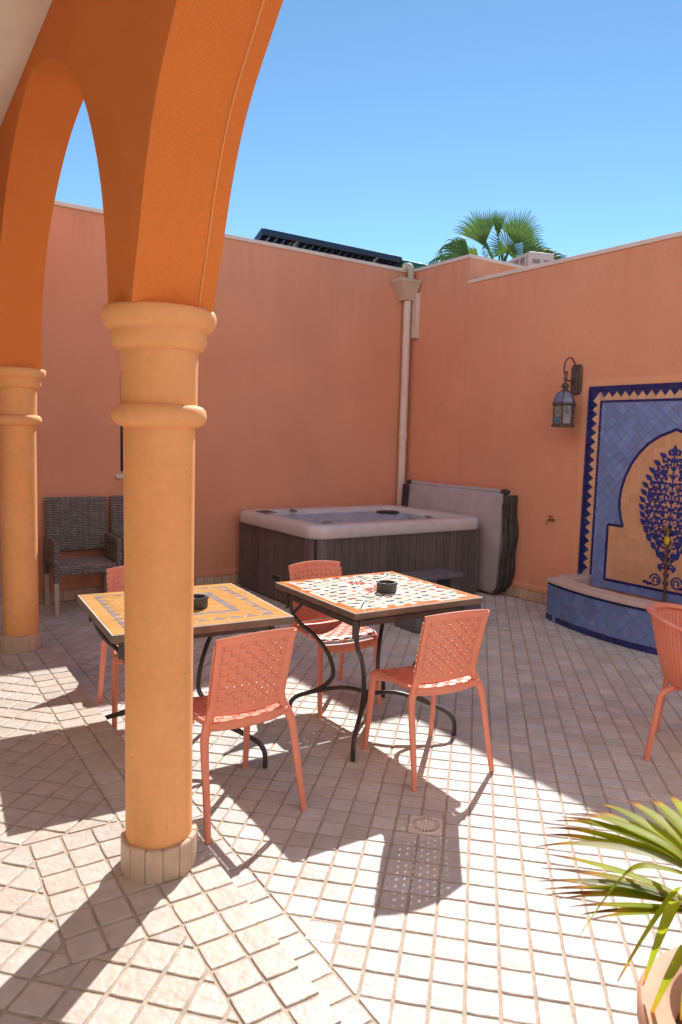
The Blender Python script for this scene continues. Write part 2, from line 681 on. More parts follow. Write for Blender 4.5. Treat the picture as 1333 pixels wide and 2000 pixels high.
def structure(o, label=None):
    o['kind'] = 'structure'
    if label:
        o['label'] = label
    return o


g_ = B()
g_.add([(-400, -400, -.06), (400, -400, -.06), (400, 400, -.06), (-400, 400, -.06)], [(0, 1, 2, 3)])
structure(g_.obj('ground', m_ground), 'dry bare earth around the courtyard')


def tile_geo(poly, rnd, seg=3, jit=.0013, ch=.0024, h=.009, grout=.0045):
    p = inset_poly(poly, grout)
    if area(p) < 1e-4 or area(p) > area(poly):
        return None
    cx, cy = centroid(p)
    pts = []
    n = len(p)
    for i in range(n):
        a_, b_ = p[i], p[(i + 1) % n]
        L_ = hypot(b_[0] - a_[0], b_[1] - a_[1])
        k = seg if L_ > .04 else 1
        nx, ny = (b_[1] - a_[1]) / (L_ or 1), (a_[0] - b_[0]) / (L_ or 1)
        for j in range(k):
            t = j / k
            x, y = a_[0] + (b_[0] - a_[0]) * t, a_[1] + (b_[1] - a_[1]) * t
            if j == 0:
                d = hypot(cx - x, cy - y) or 1
                s = .0022 if L_ > .04 else .001
                x += (cx - x) / d * s
                y += (cy - y) / d * s
            else:
                e = rnd.uniform(-jit, jit * .6)
                x += nx * e
                y += ny * e
            pts.append((x, y))
    n = len(pts)
    top = []
    for x, y in pts:
        d = hypot(cx - x, cy - y) or 1
        c_ = min(ch * rnd.uniform(.7, 1.5), d * .4)
        top.append((x + (cx - x) / d * c_, y + (cy - y) / d * c_))
    vs = [(x, y, -h) for x, y in pts] + [(x, y, -.0015) for x, y in pts] + [(x, y, 0) for x, y in top]
    fs = []
    for k in range(2):
        for i in range(n):
            j = (i + 1) % n
            fs.append((k * n + i, k * n + j, (k + 1) * n + j, (k + 1) * n + i))
    fs.append(tuple(range(2 * n, 3 * n)))
    return vs, fs


def lay_tiles(parent, T, z, polys, m, name='tile', limit=300, pitch=.1024, ang=0.0, seed=3, smooth=False):
    """polys: (polygon, is_full_square); nearest ones become objects, the rest one mesh"""
    rnd = random.Random(seed)
    ranked = []
    for poly, full in polys:
        c_ = centroid(poly)
        q = to_px(T @ Vector((c_[0], c_[1], z)))
        big = 0
        if q and -20 < q[0] < 1353 and 0 < q[1] < 2010:
            big = area(poly) / q[2] ** 3
        ranked.append((big, poly, full))
    ranked.sort(key=lambda r: -r[0])
    hs = pitch / 2
    variants = []
    for k in range(10):
        gvar = tile_geo([(-hs, -hs), (hs, -hs), (hs, hs), (-hs, hs)], rnd)
        b = B().add(*gvar)
        variants.append(b.mesh(name, m, smooth, 60))
    rest = B()
    cnt = 0
    for big, poly, full in ranked:
        c_ = centroid(poly)
        dz = rnd.uniform(-.0012, .0008)
        tx, ty = rnd.gauss(0, .0035), rnd.gauss(0, .0035)
        if cnt < limit and big > 0:
            if full:
                o = link(name, rnd.choice(variants), parent)
                o.rotation_euler = (tx, ty, ang + rnd.randrange(4) * pi / 2)
            else:
                gt = tile_geo([(p[0] - c_[0], p[1] - c_[1]) for p in poly], rnd)
                if not gt:
                    continue
                o = B().add(*gt).obj(name, m, parent, smooth, 60)
                o.rotation_euler = (tx * .5, ty * .5, 0)
            o.location = (c_[0], c_[1], z + dz)
            cnt += 1
        else:
            gt = tile_geo(poly, rnd, seg=2 if big > 0 else 1)
            if gt:
                vs = [(x, y, zz + z + dz + (x - c_[0]) * ty - (y - c_[1]) * tx) for x, y, zz in gt[0]]
                rest.add(vs, gt[1])
    if rest.v:
        rest.obj(name + '_field', m, parent, smooth, 60, kind='stuff', label='remaining floor tiles, smaller and farther away')


# ---- courtyard floor: square tiles laid at 45 degrees to the walls
WX, WY = 5.75, 7.06                      # inner faces of the right wall and of the back wall
cf = B().box(1.0, WX + .1, -4.4, WY + .1, -.05, -.0042)
courtyard = structure(cf.obj('courtyard_floor', m_grout), 'courtyard paved with square pale stone tiles laid diagonally')
GA = -0.782856
gx0, gy0, PT = 1.39427, 1.78833, .10239
gex, gey = (cos(GA), sin(GA)), (-sin(GA), cos(GA))
nA = (cos(TH), -sin(TH))                 # arcade normal (b direction)
bO = nA[0] * O_ARC.x + nA[1] * O_ARC.y
DRN = (1.965, 2.183)
drain_sq = []
for sx, sy in ((-1, -1), (1, -1), (1, 1), (-1, 1)):
    drain_sq.append((DRN[0] + .072 * (sx * gex[0] + sy * gey[0]), DRN[1] + .072 * (sx * gex[1] + sy * gey[1])))
polys = []
for i in range(-70, 70):
    for j in range(-70, 70):
        cs = []
        for a_, b_ in ((i, j), (i + 1, j), (i + 1, j + 1), (i, j + 1)):
            cs.append((gx0 + PT * (a_ * gex[0] + b_ * gey[0]), gy0 + PT * (a_ * gex[1] + b_ * gey[1])))
        x, y = centroid(cs)
        if not (1.0 < x < WX + .1 and -1.6 < y < WY + .1):
            continue
        p = clip(cs, -nA[0], -nA[1], -(bO + .387))
        if len(p) > 2:
            p = clip(p, 1, 0, WX - .012)
        if len(p) > 2:
            p = clip(p, 0, 1, WY - .012)
        if len(p) < 3 or area(p) < 8e-4:
            continue
        full = area(p) > PT * PT * .999
        if hypot(x - DRN[0], y - DRN[1]) < .16:
            for q in subtract_convex(p, drain_sq):
                if area(q) > 6e-4:
                    polys.append((q, area(q) > PT * PT * .999))
        else:
            polys.append((p, full))
# two rows parallel to the step
k0 = .048
for r_, (b0, b1) in enumerate(((.171, .278), (.278, .387))):
    for k in range(-38, 47):
        a0 = k0 + k * .106
        pl = [T_ARC @ Vector(q + (0,)) for q in ((b0, a0), (b1, a0), (b1, a0 + .106), (b0, a0 + .106))]
        p = clip([(q.x, q.y) for q in pl], 0, 1, WY - .012)
        if len(p) > 2 and area(p) > 1e-3:
            polys.append((p, False))
lay_tiles(courtyard, Matrix.Identity(4), 0.0, polys, m_tile, 'tile', 300, PT, GA, 5)

# ---- portico floor, one step up
pf = B().box(-2.75, .162, -6.6, 4.93, -.05, STEP - .0042)
portico = structure(arc_obj(pf.obj('portico_floor', m_grout)), 'raised portico floor of pale stone tiles with a straight border')
polys = []
for k in range(-40, 49):
    a0 = -.229 + k * .106
    if not -4.4 < a0 < 4.78:
        continue
    for b0, b1 in ((.064, .170), (-.045, .064)):
        polys.append(([(b0, a0), (b1, a0), (b1, a0 + .106), (b0, a0 + .106)], False))
pads = []
for c_ in (-SPAN, 0, SPAN):
    b_l, b_r, a_l, a_h = -.35, -.045, c_ - .34, c_ + .312
    pads.append([(b_l, a_l), (b_r, a_l), (b_r, a_h), (b_l, a_h)])
    for i in range(3):
        for j in range(6):
            w_, h_ = (b_r - b_l) / 3, (a_h - a_l) / 6
            polys.append(([(b_l + i * w_, a_l + j * h_), (b_l + (i + 1) * w_, a_l + j * h_), (b_l + (i + 1) * w_, a_l + (j + 1) * h_), (b_l + i * w_, a_l + (j + 1) * h_)], False))
PP = .1045
for i in range(-75, 75):
    for j in range(-75, 75):
        cs = []
        for u_, v_ in ((i, j), (i + 1, j), (i + 1, j + 1), (i, j + 1)):
            cs.append((-.3737 + PP * (u_ - v_) * .70711, -.4178 + PP * (u_ + v_) * .70711))
        x, y = centroid(cs)
        if not (-2.7 < x < .05 and -4.4 < y < 4.8):
            continue
        p = clip(cs, 1, 0, -.045)
        if len(p) < 3:
            continue
        near = [pd for pd in pads if abs(y - (pd[0][1] + pd[2][1]) / 2) < .5 and x > -.5]
        if near:
            for q in subtract_convex(p, near[0]):
                if area(q) > 5e-4:
                    polys.append((q, area(q) > PP * PP * .999))
        elif area(p) > 5e-4:
            polys.append((p, area(p) > PP * PP * .999))
lay_tiles(portico, T_ARC, STEP, polys, m_tile_p, 'tile', 300, PP, pi / 4, 8)
rs = B()
for k in range(-40, 46):
    a0 = k0 + k * .106
    for z0, z1 in ((.004, .106), (.110, .208)):
        rs.prism([(a0 + .004, z0), (a0 + .102, z0), (a0 + .102, z1), (a0 + .004, z1)], 0, .006, ch=.002,
                 T=Matrix(((0, 0, 1, .162), (1, 0, 0, 0), (0, 1, 0, 0), (0, 0, 0, 1))))
rs.obj('riser_tiles', m_tile_p, portico, kind='stuff', label='small tiles facing the step')

# ---- roofs behind the walls (below the parapets)
structure(B().box(-3.4, 5.74, WY + .21, 13, 3.1, 3.3).obj('roof', m_ground), 'flat roof behind the back wall')

# ================================================================== WALLS
WIN = (2.20, 2.84, 1.205, 2.25)
bw = B()
bw.box(-3.4, WIN[0], WY, WY + .2, 0, 3.62)
bw.box(WIN[1], WX, WY, WY + .2, 0, 3.62)
bw.box(WIN[0], WIN[1], WY, WY + .2, 0, WIN[2])
bw.box(WIN[0], WIN[1], WY, WY + .2, WIN[3], 3.62)
back_wall = tag(bw.obj('plaster_wall', m_wall), 'long terracotta plastered wall behind the wicker armchairs and hot tub', 'wall')
B().box(-3.4, WX - .017, WY - .018, WY + .22, 3.62, 3.66).obj('coping', m_coping, back_wall, bevel=.006)


def skirting(parent, p0, p1, nrm, n):
    """tiles along a wall foot and the plaster ridge above them"""
    p0, p1, nrm = Vector(p0), Vector(p1), Vector(nrm)
    d = (p1 - p0)
    L_ = d.length
    d.normalize()
    rnd = random.Random(n)
    w_ = L_ / n
    for k in range(n):
        h = .106 + rnd.uniform(-.002, .002)
        t = .011 + rnd.uniform(-.0015, .0015)
        b = B().prism([(.002, .002), (w_ - .002, .002), (w_ - .002, h), (.002, h)], 0, t, ch=.003)
        o = b.obj('skirting_tile', m_skirt, parent)
        o.matrix_local = Matrix(((d.x, 0, nrm.x, p0.x + d.x * w_ * k), (d.y, 0, nrm.y, p0.y + d.y * w_ * k), (0, 1, 0, 0), (0, 0, 0, 1)))
    rb = B()
    prof = [(0, .108), (.013, .110), (.017, .135), (.012, .165), (0, .176)]
    rings = []
    for s_ in range(0, 41):
        q = p0 + d * (L_ * s_ / 40)
        e = rnd.uniform(-.0018, .0018)
        rings.append([q + nrm * (o_ + (e if o_ else 0)) + Vector((0, 0, z_ + e)) for o_, z_ in prof])
    rb.loft(rings, closed=False, caps=False)
    rb.obj('plaster_ridge', m_wall, parent, smooth=True, angle=60)


skirting(back_wall, (.72, WY, 0), (3.60, WY, 0), (0, -1, 0), 28)

rw = B().box(WX, WX + .2, -4.5, 6.038, 0, 3.34)
right_wall = tag(rw.obj('plaster_wall', m_wall), 'terracotta plastered wall carrying the lantern and the tiled fountain', 'wall')
B().box(WX - .018, WX + .22, -4.5, 6.038, 3.34, 3.38).obj('coping', m_coping, right_wall, bevel=.006)
skirting(right_wall, (WX, 4.46, 0), (WX, 6.9, 0), (-1, 0, 0), 24)

hb = B()
hb.box(WX, WX + .2, 6.04, 8.6, 0, 3.62)
hb.box(WX + .2, 7.9, 6.04, 6.24, 0, 3.62)
hb.box(WX + .2, 7.9, 6.24, 8.6, 0, 3.40)
block = tag(hb.obj('rooftop_block', m_wall), 'raised terracotta corner block with a pale coping beside the rain hopper', 'building')
cp = B()
cp.box(WX - .018, WX + .22, 6.022, 8.6, 3.62, 3.66)
cp.box(WX + .22, 7.9, 6.022, 6.26, 3.62, 3.66)
cp.obj('coping', m_coping, block, bevel=.006)

tag(B().box(.95, 6, -2.3, -2.1, 0, 6.6).obj('bounce_front', m_bounce), 'assumed cream house front behind the viewer, out of view, added to bounce sunlight into the courtyard', 'building')  # assumed facade out of view, added to throw sunlight back on shaded walls
tag(arc_obj(B().box(-.12, .12, -5.4, 4.86, 3.922, 6.6).obj('bounce_front', m_bounce)), 'assumed cream upper storey above the arcade, out of view, added to bounce sunlight into the courtyard', 'building')  # assumed storey out of view, added as a sunlit bounce surface
hw = B().box(-2.2, -2.0, -6.4, 4.8, 0, 3.9)  # unseen portico wall, placed near and painted cream for bounce on the columns
tag(arc_obj(hw.obj('plaster_wall', m_bounce)), 'unseen inner wall of the portico behind the viewer, set close and cream to bounce light', 'wall')

# ---- window in the back wall
wt = thing('window', 'narrow dark window with pale sill half hidden by the near column', 'window', (WIN[0], WY, WIN[2]))
ww, wh = WIN[1] - WIN[0], WIN[3] - WIN[2]
B().box(-.055, ww + .055, -.045, .19, -.042, -.002).obj('sill', m_coping, wt, bevel=.005)
fr = B()
for x0, x1, z0, z1 in ((.002, .012, 0, wh), (ww - .045, ww - .002, 0, wh), (.012, ww - .045, 0, .02), (.012, ww - .045, wh - .045, wh - .002), (ww / 2 - .02, ww / 2 + .02, .045, wh - .045)):
    fr.box(x0, x1, .075, .115, z0, z1)
fr.obj('frame', m_winfr, wt, bevel=.003)
B().box(.012, ww / 2 - .02, .092, .098, .02, wh - .045).obj('pane', m_glass, wt)
B().box(ww / 2 + .02, ww - .045, .092, .098, .045, wh - .045).obj('pane', m_glass, wt)
for k in range(5):
    B().box(.045, ww - .045, .103, .110, .12 + k * .19, .135 + k * .19).obj('grille_bar', m_dark, wt)

# ================================================================== ARCADE
HALF_FAR = [(.125, 1.983), (.128, 2.06), (.140, 2.16), (.163, 2.27), (.195, 2.37), (.243, 2.475), (.307, 2.580), (.375, 2.672), (.455, 2.755), (.565, 2.845), (.70, 2.935), (.86, 3.020), (1.03, 3.087), (1.20, 3.132), (1.354, 3.155)]
HALF_NEAR = [(.128, 1.983), (.148, 2.05), (.175, 2.11), (.205, 2.19), (.240, 2.28), (.285, 2.375), (.335, 2.455), (.395, 2.525), (.465, 2.590), (.55, 2.665), (.65, 2.745), (.80, 2.855), (.96, 2.955), (1.12, 3.04), (1.26, 3.105), (1.354, 3.130)]
aw = B()
ZT = 3.92


def wall_strip(a0, z0, a1, z1):
    x0, x1 = -.122, .122
    vs = [(x0, a0, z0), (x0, a1, z1), (x0, a1, ZT), (x0, a0, ZT), (x1, a0, z0), (x1, a1, z1), (x1, a1, ZT), (x1, a0, ZT)]
    aw.add(vs, [(3, 2, 1, 0), (4, 5, 6, 7), (0, 1, 5, 4), (2, 3, 7, 6)])


def arch(a0, a1, half):
    mid = (a1 - a0) / 2
    s_ = mid / 1.354
    pts = [(a0 + (d * s_ if d > .2 else d), z) for d, z in half]
    pts += [(a1 - (d * s_ if d > .2 else d), z) for d, z in reversed(half[:-1])]
    q = catmull([(p[0], p[1], 0) for p in pts], 3)
    q = [(p.x, p.y) for p in q]
    for (x0, z0), (x1, z1) in zip(q, q[1:]):
        wall_strip(x0, z0, x1, z1)
    return q[0][0], q[-1][0]


ends = []
A_WALL = 4.875
for a0, a1, hf in ((-2 * SPAN, -SPAN, HALF_NEAR), (-SPAN, 0, HALF_NEAR), (0, SPAN, HALF_FAR), (SPAN, A_WALL - .02, HALF_FAR)):
    ends.append(arch(a0, a1, hf))
for (p, q), c_ in zip(zip([e[1] for e in ends], [e[0] for e in ends[1:]] + [A_WALL]), (-SPAN, 0, SPAN, A_WALL)):
    wall_strip(p, 1.983, q, 1.983)
arcade = tag(arc_obj(aw.obj('arcade_wall', m_arch, weld=True, bevel=.018, seg=4, blimit=50, smooth=True, angle=38)),
             'burnt orange plastered arcade with pointed arches resting on the columns', 'arcade')
rd = B()
q = catmull([(.075, -d, z) for d, z in HALF_NEAR[:-1]], 3)
rd.tube([(p.x, p.y - .002, p.z - .0005) for p in q], .0026, 6)
rd.obj('plaster_seam', m_column, arcade, smooth=True)

B().box(-1.999, -.1225, -6.4, 4.86, 3.235, 3.45).obj('ceiling_tmp', m_ceiling)
ce = bpy.data.objects['ceiling_tmp']
ce.name = 'ceiling'
structure(arc_obj(ce), 'cream painted portico ceiling at upper left')


def make_column(name, label, loc):
    t = thing(name, label, 'column', loc, -TH, 'round columns of the arcade')
    z = STEP
    B().lathe([(.1055, z - .004), (.1055, .9), (.1080, 1.640)], 48).obj('shaft', m_column, t, smooth=True)
    B().lathe([(.104, 1.632), (.118, 1.638), (.134, 1.646), (.142, 1.660), (.1435, 1.673), (.140, 1.688), (.130, 1.699), (.114, 1.704), (.1, 1.704)], 48).obj('collar', m_column, t, smooth=True, angle=80)
    B().lathe([(.1145, 1.702), (.115, 1.78), (.1165, 1.868)], 48).obj('neck', m_column, t, smooth=True)
    B().lathe([(.110, 1.862), (.124, 1.866), (.136, 1.877), (.142, 1.894), (.1425, 1.915), (.142, 1.922), (.152, 1.926), (.164, 1.938), (.1705, 1.958), (.1705, 1.974), (.166, 1.984), (.15, 1.987), (.02, 1.987)], 48).obj('capital', m_column, t, smooth=True, angle=80)
    rnd = random.Random(int(loc[1] * 100))
    nt_ = 14
    for k in range(nt_):
        a0, a1 = 2 * pi * (k + .03) / nt_, 2 * pi * (k + .97) / nt_
        r0, r1 = .1058, .1215 + rnd.uniform(-.001, .001)
        h = .104 + rnd.uniform(-.002, .002)
        rings = []
        for zz, ri in ((z - .002, r1), (z + h - .004, r1), (z + h, r1 - .004), (z + h, r0)):
            rings.append([(ri * cos(a0 + (a1 - a0) * i / 3), ri * sin(a0 + (a1 - a0) * i / 3), zz) for i in range(4)])
        b = B().loft(rings, closed=False, caps=False)
        # tile ends
        for i in (0, 3):
            ring = [r_[i] for r_ in rings] + [(r0 * cos(atan2(rings[0][i][1], rings[0][i][0])), r0 * sin(atan2(rings[0][i][1], rings[0][i][0])), z - .002)]
            b.add(ring, [tuple(range(5)) if i == 0 else tuple(range(5))[::-1]])
        b.obj('base_tile', m_skirt, t)
    B().lathe([(.119, z - .002), (.119, z + .099), (.105, z + .099)], 28).obj('base_mortar', m_grout, t)
    return t


colA = make_column('arcade_column', 'thick ochre column in the foreground with tiled foot beside the step', (O_ARC.x, O_ARC.y, 0))
pB = T_ARC @ Vector((0, SPAN, 0))
make_column('arcade_column', 'farther ochre column at the left edge of the view, nearer the wicker chairs', pB)
pC = T_ARC @ Vector((0, -SPAN, 0))
make_column('arcade_column', 'ochre column beside the viewer, outside the picture', pC)

# ================================================================== TABLES
TZ = .761


def quad_on(p, q, t0, t1, d0, d1, n):
    """quad in a band along the side p->q (t along 0..1, d inward)"""
    f = lambda t, d: (p[0] + (q[0] - p[0]) * t + n[0] * d, p[1] + (q[1] - p[1]) * t + n[1] * d)
    return [f(t0, d0), f(t1, d0), f(t1, d1), f(t0, d1)]


def sides(h):
    c_ = [(-h, -h), (h, -h), (h, h), (-h, h)]
    for i in range(4):
        p, q = c_[i], c_[(i + 1) % 4]
        l = hypot(q[0] - p[0], q[1] - p[1])
        yield p, q, (-(q[1] - p[1]) / l, (q[0] - p[0]) / l), l


def ring_trap(h, d0, d1, n, rnd, jit=.0):
    """mitred ring of tiles between insets d0 and d1"""
    out = []
    for p, q, nn, l in sides(h):
        ts = [0] + [(k + rnd.uniform(-jit, jit)) / n for k in range(1, n)] + [1]
        for k in range(n):
            a, b = ts[k], ts[k + 1]
            L0, L1 = l - 2 * d0, l - 2 * d1
            ux, uy = (q[0] - p[0]) / l, (q[1] - p[1]) / l
            f = lambda t, d, L_: (p[0] + ux * (d + L_ * t) + nn[0] * d, p[1] + uy * (d + L_ * t) + nn[1] * d)
            out.append([f(a, d0, L0), f(b, d0, L0), f(b, d1, L1), f(a, d1, L1)])
    return out


def mosaic_amber(h, rnd):
    """polygons with material index: 0 amber, 1 grey"""
    P = []
    d0, d1, d2, d3, d4 = .004, .066, .128, .192, .228
    for pl in ring_trap(h, d0, d1, 8, rnd, .12):
        P.append((pl, 0, 3))
    # triangles: grey base outwards, amber between
    n = 9
    for p, q, nn, l in sides(h):
        ux, uy = (q[0] - p[0]) / l, (q[1] - p[1]) / l
        L_ = l - 2 * d1
        wq = L_ / n
        f = lambda x, d: (p[0] + ux * (d1 + x) + nn[0] * d, p[1] + uy * (d1 + x) + nn[1] * d)
        for k in range(n):
            x0 = k * wq
            if k < n - 1 or True:
                P.append(([f(x0 + wq * .02, d1), f(x0 + wq * .98, d1), f(x0 + wq * .5, d1 + .046)], 1, 3))
            if k:
                P.append(([f(x0, d1 + .001), f(x0 + wq * .5, d1 + .046), f(x0 - wq * .5, d1 + .046)], 0, 2))
    for pl in ring_trap(h, d1 + .046, d2 + .010, 11, rnd, .28):
        P.append((pl, 0, 1))
    for pl in ring_trap(h, d2 + .010, d3 - .030, 10, rnd, .30):
        P.append((pl, 0, 1))
    for pl in ring_trap(h, d3 - .030, d3, 9, rnd, .28):
        P.append((pl, 0, 1))
    for pl in ring_trap(h, d3, d4, 7, rnd, .1):
        P.append((pl, 1, 3))
    e = h - d4
    nx, ny = 7, 9
    for i in range(nx):
        for j in range(ny):
            off = (j % 2) * .5
            x0, x1 = -e + (i - off) * 2 * e / nx, -e + (i + 1 - off) * 2 * e / nx
            for a_, b_ in ((max(x0, -e), min(x1, e)),):
                if b_ - a_ > .01:
                    y0 = -e + j * 2 * e / ny
                    P.append(([(a_, y0), (b_, y0), (b_, y0 + 2 * e / ny), (a_, y0 + 2 * e / ny)], 0, 2))
            if i == nx - 1 and off:
                y0 = -e + j * 2 * e / ny
                P.append(([(x1, y0), (e, y0), (e, y0 + 2 * e / ny), (x1, y0 + 2 * e / ny)], 0, 2))
    return P


def mosaic_white(h, rnd):
    """0 white 1 orange 2 navy 3 green 4 mint 5 red 6 rust"""
    P = []
    for pl in ring_trap(h, .003, .030, 17, rnd, .1):
        P.append((pl, 1, 3))
    for pl in ring_trap(h, .030, .056, 16, rnd, .1):
        P.append((pl, rnd.choice((1, 1, 0, 6)) if rnd.random() < .55 else 0, 2))
    e = h - .056
    n = 28
    s_ = 2 * e / n
    gp = {}
    for i in range(n + 1):
        for j in range(n + 1):
            jx = 0 if i in (0, n) else rnd.uniform(-.22, .22) * s_
            jy = 0 if j in (0, n) else rnd.uniform(-.22, .22) * s_
            gp[i, j] = (-e + i * s_ + jx, -e + j * s_ + jy)
    fl = [(0, -.02, .125, 16), (.0, .20, .085, 12)]
    # flowers: petals and heart
    for fx, fy, fr_, npet in fl:
        for k in range(npet):
            a_ = 2 * pi * k / npet
            w_ = pi / npet * .78
            r0, r1 = fr_ * .26, fr_ * (1.0 if k % 2 else .8)
            P.append(([(fx + r0 * cos(a_ - w_ * .6), fy + r0 * sin(a_ - w_ * .6)), (fx + r1 * .6 * cos(a_ - w_), fy + r1 * .6 * sin(a_ - w_)), (fx + r1 * cos(a_), fy + r1 * sin(a_)),
                       (fx + r1 * .6 * cos(a_ + w_), fy + r1 * .6 * sin(a_ + w_)), (fx + r0 * cos(a_ + w_ * .6), fy + r0 * sin(a_ + w_ * .6))], 6 if k % 2 else 5, 3))
        P.append(([(fx + fr_ * .22 * cos(2 * pi * k / 8), fy + fr_ * .22 * sin(2 * pi * k / 8)) for k in range(8)], 5, 3))
    # stem with leaves towards the near corner and the far corner
    stems = [[(-.03, -.13), (-.12, -.19), (-.22, -.22), (-.30, -.30), (-.335, -.345)], [(.05, .25), (.16, .27), (.26, .28), (.33, .34)]]
    for st in stems:
        q = catmull([(x, y, 0) for x, y in st], 3)
        for p0, p1 in zip(q, q[1:]):
            d = (p1 - p0).normalized()
            nn = Vector((-d.y, d.x, 0)) * .0055
            P.append(([(p0 - nn)[:2], (p1 - nn)[:2], (p1 + nn)[:2], (p0 + nn)[:2]], 3, 2))
        for k in (3, 6, 8):
            if k < len(q):
                c_ = q[k] + Vector((rnd.choice((-1, 1)) * .03, .035, 0))
                a_ = rnd.uniform(0, pi)
                P.append(([(c_.x + .034 * cos(a_) * cos(t) - .014 * sin(a_) * sin(t), c_.y + .034 * sin(a_) * cos(t) + .014 * cos(a_) * sin(t)) for t in [2 * pi * m_ / 8 for m_ in range(8)]], 3, 3))
    blk = [(p_[0], sum(x for x, _ in p_[0]) / len(p_[0]), sum(y for _, y in p_[0]) / len(p_[0])) for p_ in P if p_[1] in (3,) and abs(p_[0][0][0]) < e]
    cols = [1, 6, 5, 2, 4, 3, 2, 4, 3, 6, 2, 4]
    for i in range(n):
        for j in range(n):
            pl = [gp[i, j], gp[i + 1, j], gp[i + 1, j + 1], gp[i, j + 1]]
            cx, cy = centroid(pl)
            if any(hypot(cx - fx, cy - fy) < fr_ * .98 for fx, fy, fr_, _ in fl):
                continue
            if any(hypot(cx - bx, cy - by) < .021 for _, bx, by in blk):
                continue
            mi = 0
            if (i * 3 + j * 5) % 7 in (0, 3) and rnd.random() < .92:
                mi = rnd.choice(cols)
            if mi:
                k_ = rnd.uniform(.78, .98)
                pl = [(cx + (x - cx) * k_, cy + (y - cy) * k_) for x, y in pl]
            P.append((pl, mi, 3 if mi else 1))
    return P


def make_table(name, label, loc, rz, mosaic, mats, seed, size, base_off, grp):
    t = thing(name, label, 'table', loc, rz, grp)
    h = size / 2
    rnd = random.Random(seed)
    top = B().box(-h, h, -h, h, TZ - .037, TZ - .0025).obj('table_top', m_edge, t, bevel=.004)
    B().box(-h + .0045, h - .0045, -h + .0045, h - .0045, TZ - .0035, TZ - .0012).obj('grout_bed', m_mgrout, top)
    R = Matrix.Translation(loc) @ Matrix.Rotation(rz, 4, 'Z')
    items = []
    for pl, mi, pr in mosaic(h - .006, rnd):
        if area(pl) < 0:
            pl = pl[::-1]
        if area(pl) < 1.2e-5:
            continue
        c_ = centroid(pl)
        q = to_px(R @ Vector((c_[0], c_[1], TZ)))
        items.append((-(area(pl) / q[2] ** 3) * (1 + .35 * pr), pl, mi))
    items.sort(key=lambda i: i[0])
    rest = B()
    for k, (_, pl, mi) in enumerate(items):
        zt = TZ + rnd.uniform(-.0003, .0005)
        b = B().prism(pl, TZ - .002, zt, inset=.0009)
        if k < 285:
            b.obj('mosaic_tile', mats[mi], top)
        else:
            rest.prism(pl, TZ - .002, zt, mi, inset=.0009)
    if rest.v:
        rest.obj('mosaic_field', mats, top, kind='stuff', label='remaining small mosaic pieces')
    # iron base: two diagonal arches foot to foot and four C-curved legs
    bx, by = base_off
    fh = .335
    for sx, sy in ((-1, -1), (1, -1), (1, 1), (-1, 1)):
        lg = B()
        P_ = lambda r, z: (bx + sx * r * fh, by + sy * r * fh, z)
        pts = [P_(1.02, TZ - .038), P_(1.00, TZ - .13), P_(.90, TZ - .20), P_(.70, TZ - .27), P_(.54, TZ - .36), P_(.47, TZ - .45), P_(.48, .255), P_(.58, .20), P_(.70, .168), P_(.78, .150)]
        lg.tube(catmull(pts, 4), .0125, 8)
        lg.box(-.017, .017, -.0035, .0035, -.085, 0, T=Matrix.Translation(Vector(P_(1.055, TZ - .038))) @ Matrix.Rotation(atan2(sy, sx) + pi / 2, 4, 'Z'))
        lg.tube([P_(.98, TZ - .15), P_(.80, TZ - .055)], .009, 6, sq=.5)
        lg.obj('leg', m_iron, t, smooth=True, angle=50)
    for sx, sy in ((-1, -1), (1, -1)):
        st = B()
        pts = []
        for r in (-1.0, -1.0, -.985, -.93, -.80, -.55, -.28, 0, .28, .55, .80, .93, .985, 1.0, 1.0):
            pts.append(None)
        rz_ = [(-1, 0), (-1, .045), (-.985, .085), (-.93, .118), (-.80, .148), (-.55, .185), (-.28, .207), (0, .214 if sx < 0 else .190), (.28, .207), (.55, .185), (.80, .148), (.93, .118), (.985, .085), (1, .045), (1, 0)]
        pts = [(bx + sx * r * fh, by + sy * r * fh, z) for r, z in rz_]
        st.tube(catmull(pts, 3), .0125, 8)
        st.obj('stretcher', m_iron, t, smooth=True, angle=50)
    fm = B()
    for p, q, nn, l in sides(fh * 1.03):
        u_ = ((q[0] - p[0]) / l, (q[1] - p[1]) / l)
        fm.box(-l / 2 + .014, l / 2 - .014, -.012, .012, TZ - .0655, TZ - .0375, T=Matrix.Translation(((p[0] + q[0]) / 2 + bx, (p[1] + q[1]) / 2 + by, 0)) @ Matrix.Rotation(atan2(u_[1], u_[0]), 4, 'Z'))
    fm.obj('frame', m_iron, t)
    return t


tabL = make_table('mosaic_table', 'square table with amber and grey mosaic top behind the near column', (1.358, 3.394, 0), radians(-5.0), mosaic_amber, [m_or, m_gy], 4, .855, (-.02, -.03), 'square mosaic tables')
tabR = make_table('mosaic_table', 'square table with white flowered mosaic top and orange rim near the hot tub', (2.472, 3.246, 0), radians(-1.7), mosaic_white,
                  [m_wh, m_or2, m_nv, m_tl, m_mint, m_rd, m_br], 9, .855, (-.075, -.085), 'square mosaic tables')


def make_ashtray(label, loc, rz):
    t = thing('ashtray', label, 'ashtray', loc, rz, 'round ashtrays on the tables')
    B().lathe([(.0, .001), (.052, .001), (.056, .005), (.057, .052), (.0555, .056), (.050, .056), (.048, .052), (.046, .012), (.0, .010)], 32).obj('bowl', m_ash, t, smooth=True, angle=50)
    for k in range(4):
        a_ = k * pi / 2 + .6
        B().box(-.012, .012, -.0045, .0045, .050, .0572, T=Matrix.Translation((.052 * cos(a_), .052 * sin(a_), 0)) @ Matrix.Rotation(a_, 4, 'Z')).obj('cigarette_notch', m_dark, t, bevel=.002)
    return t


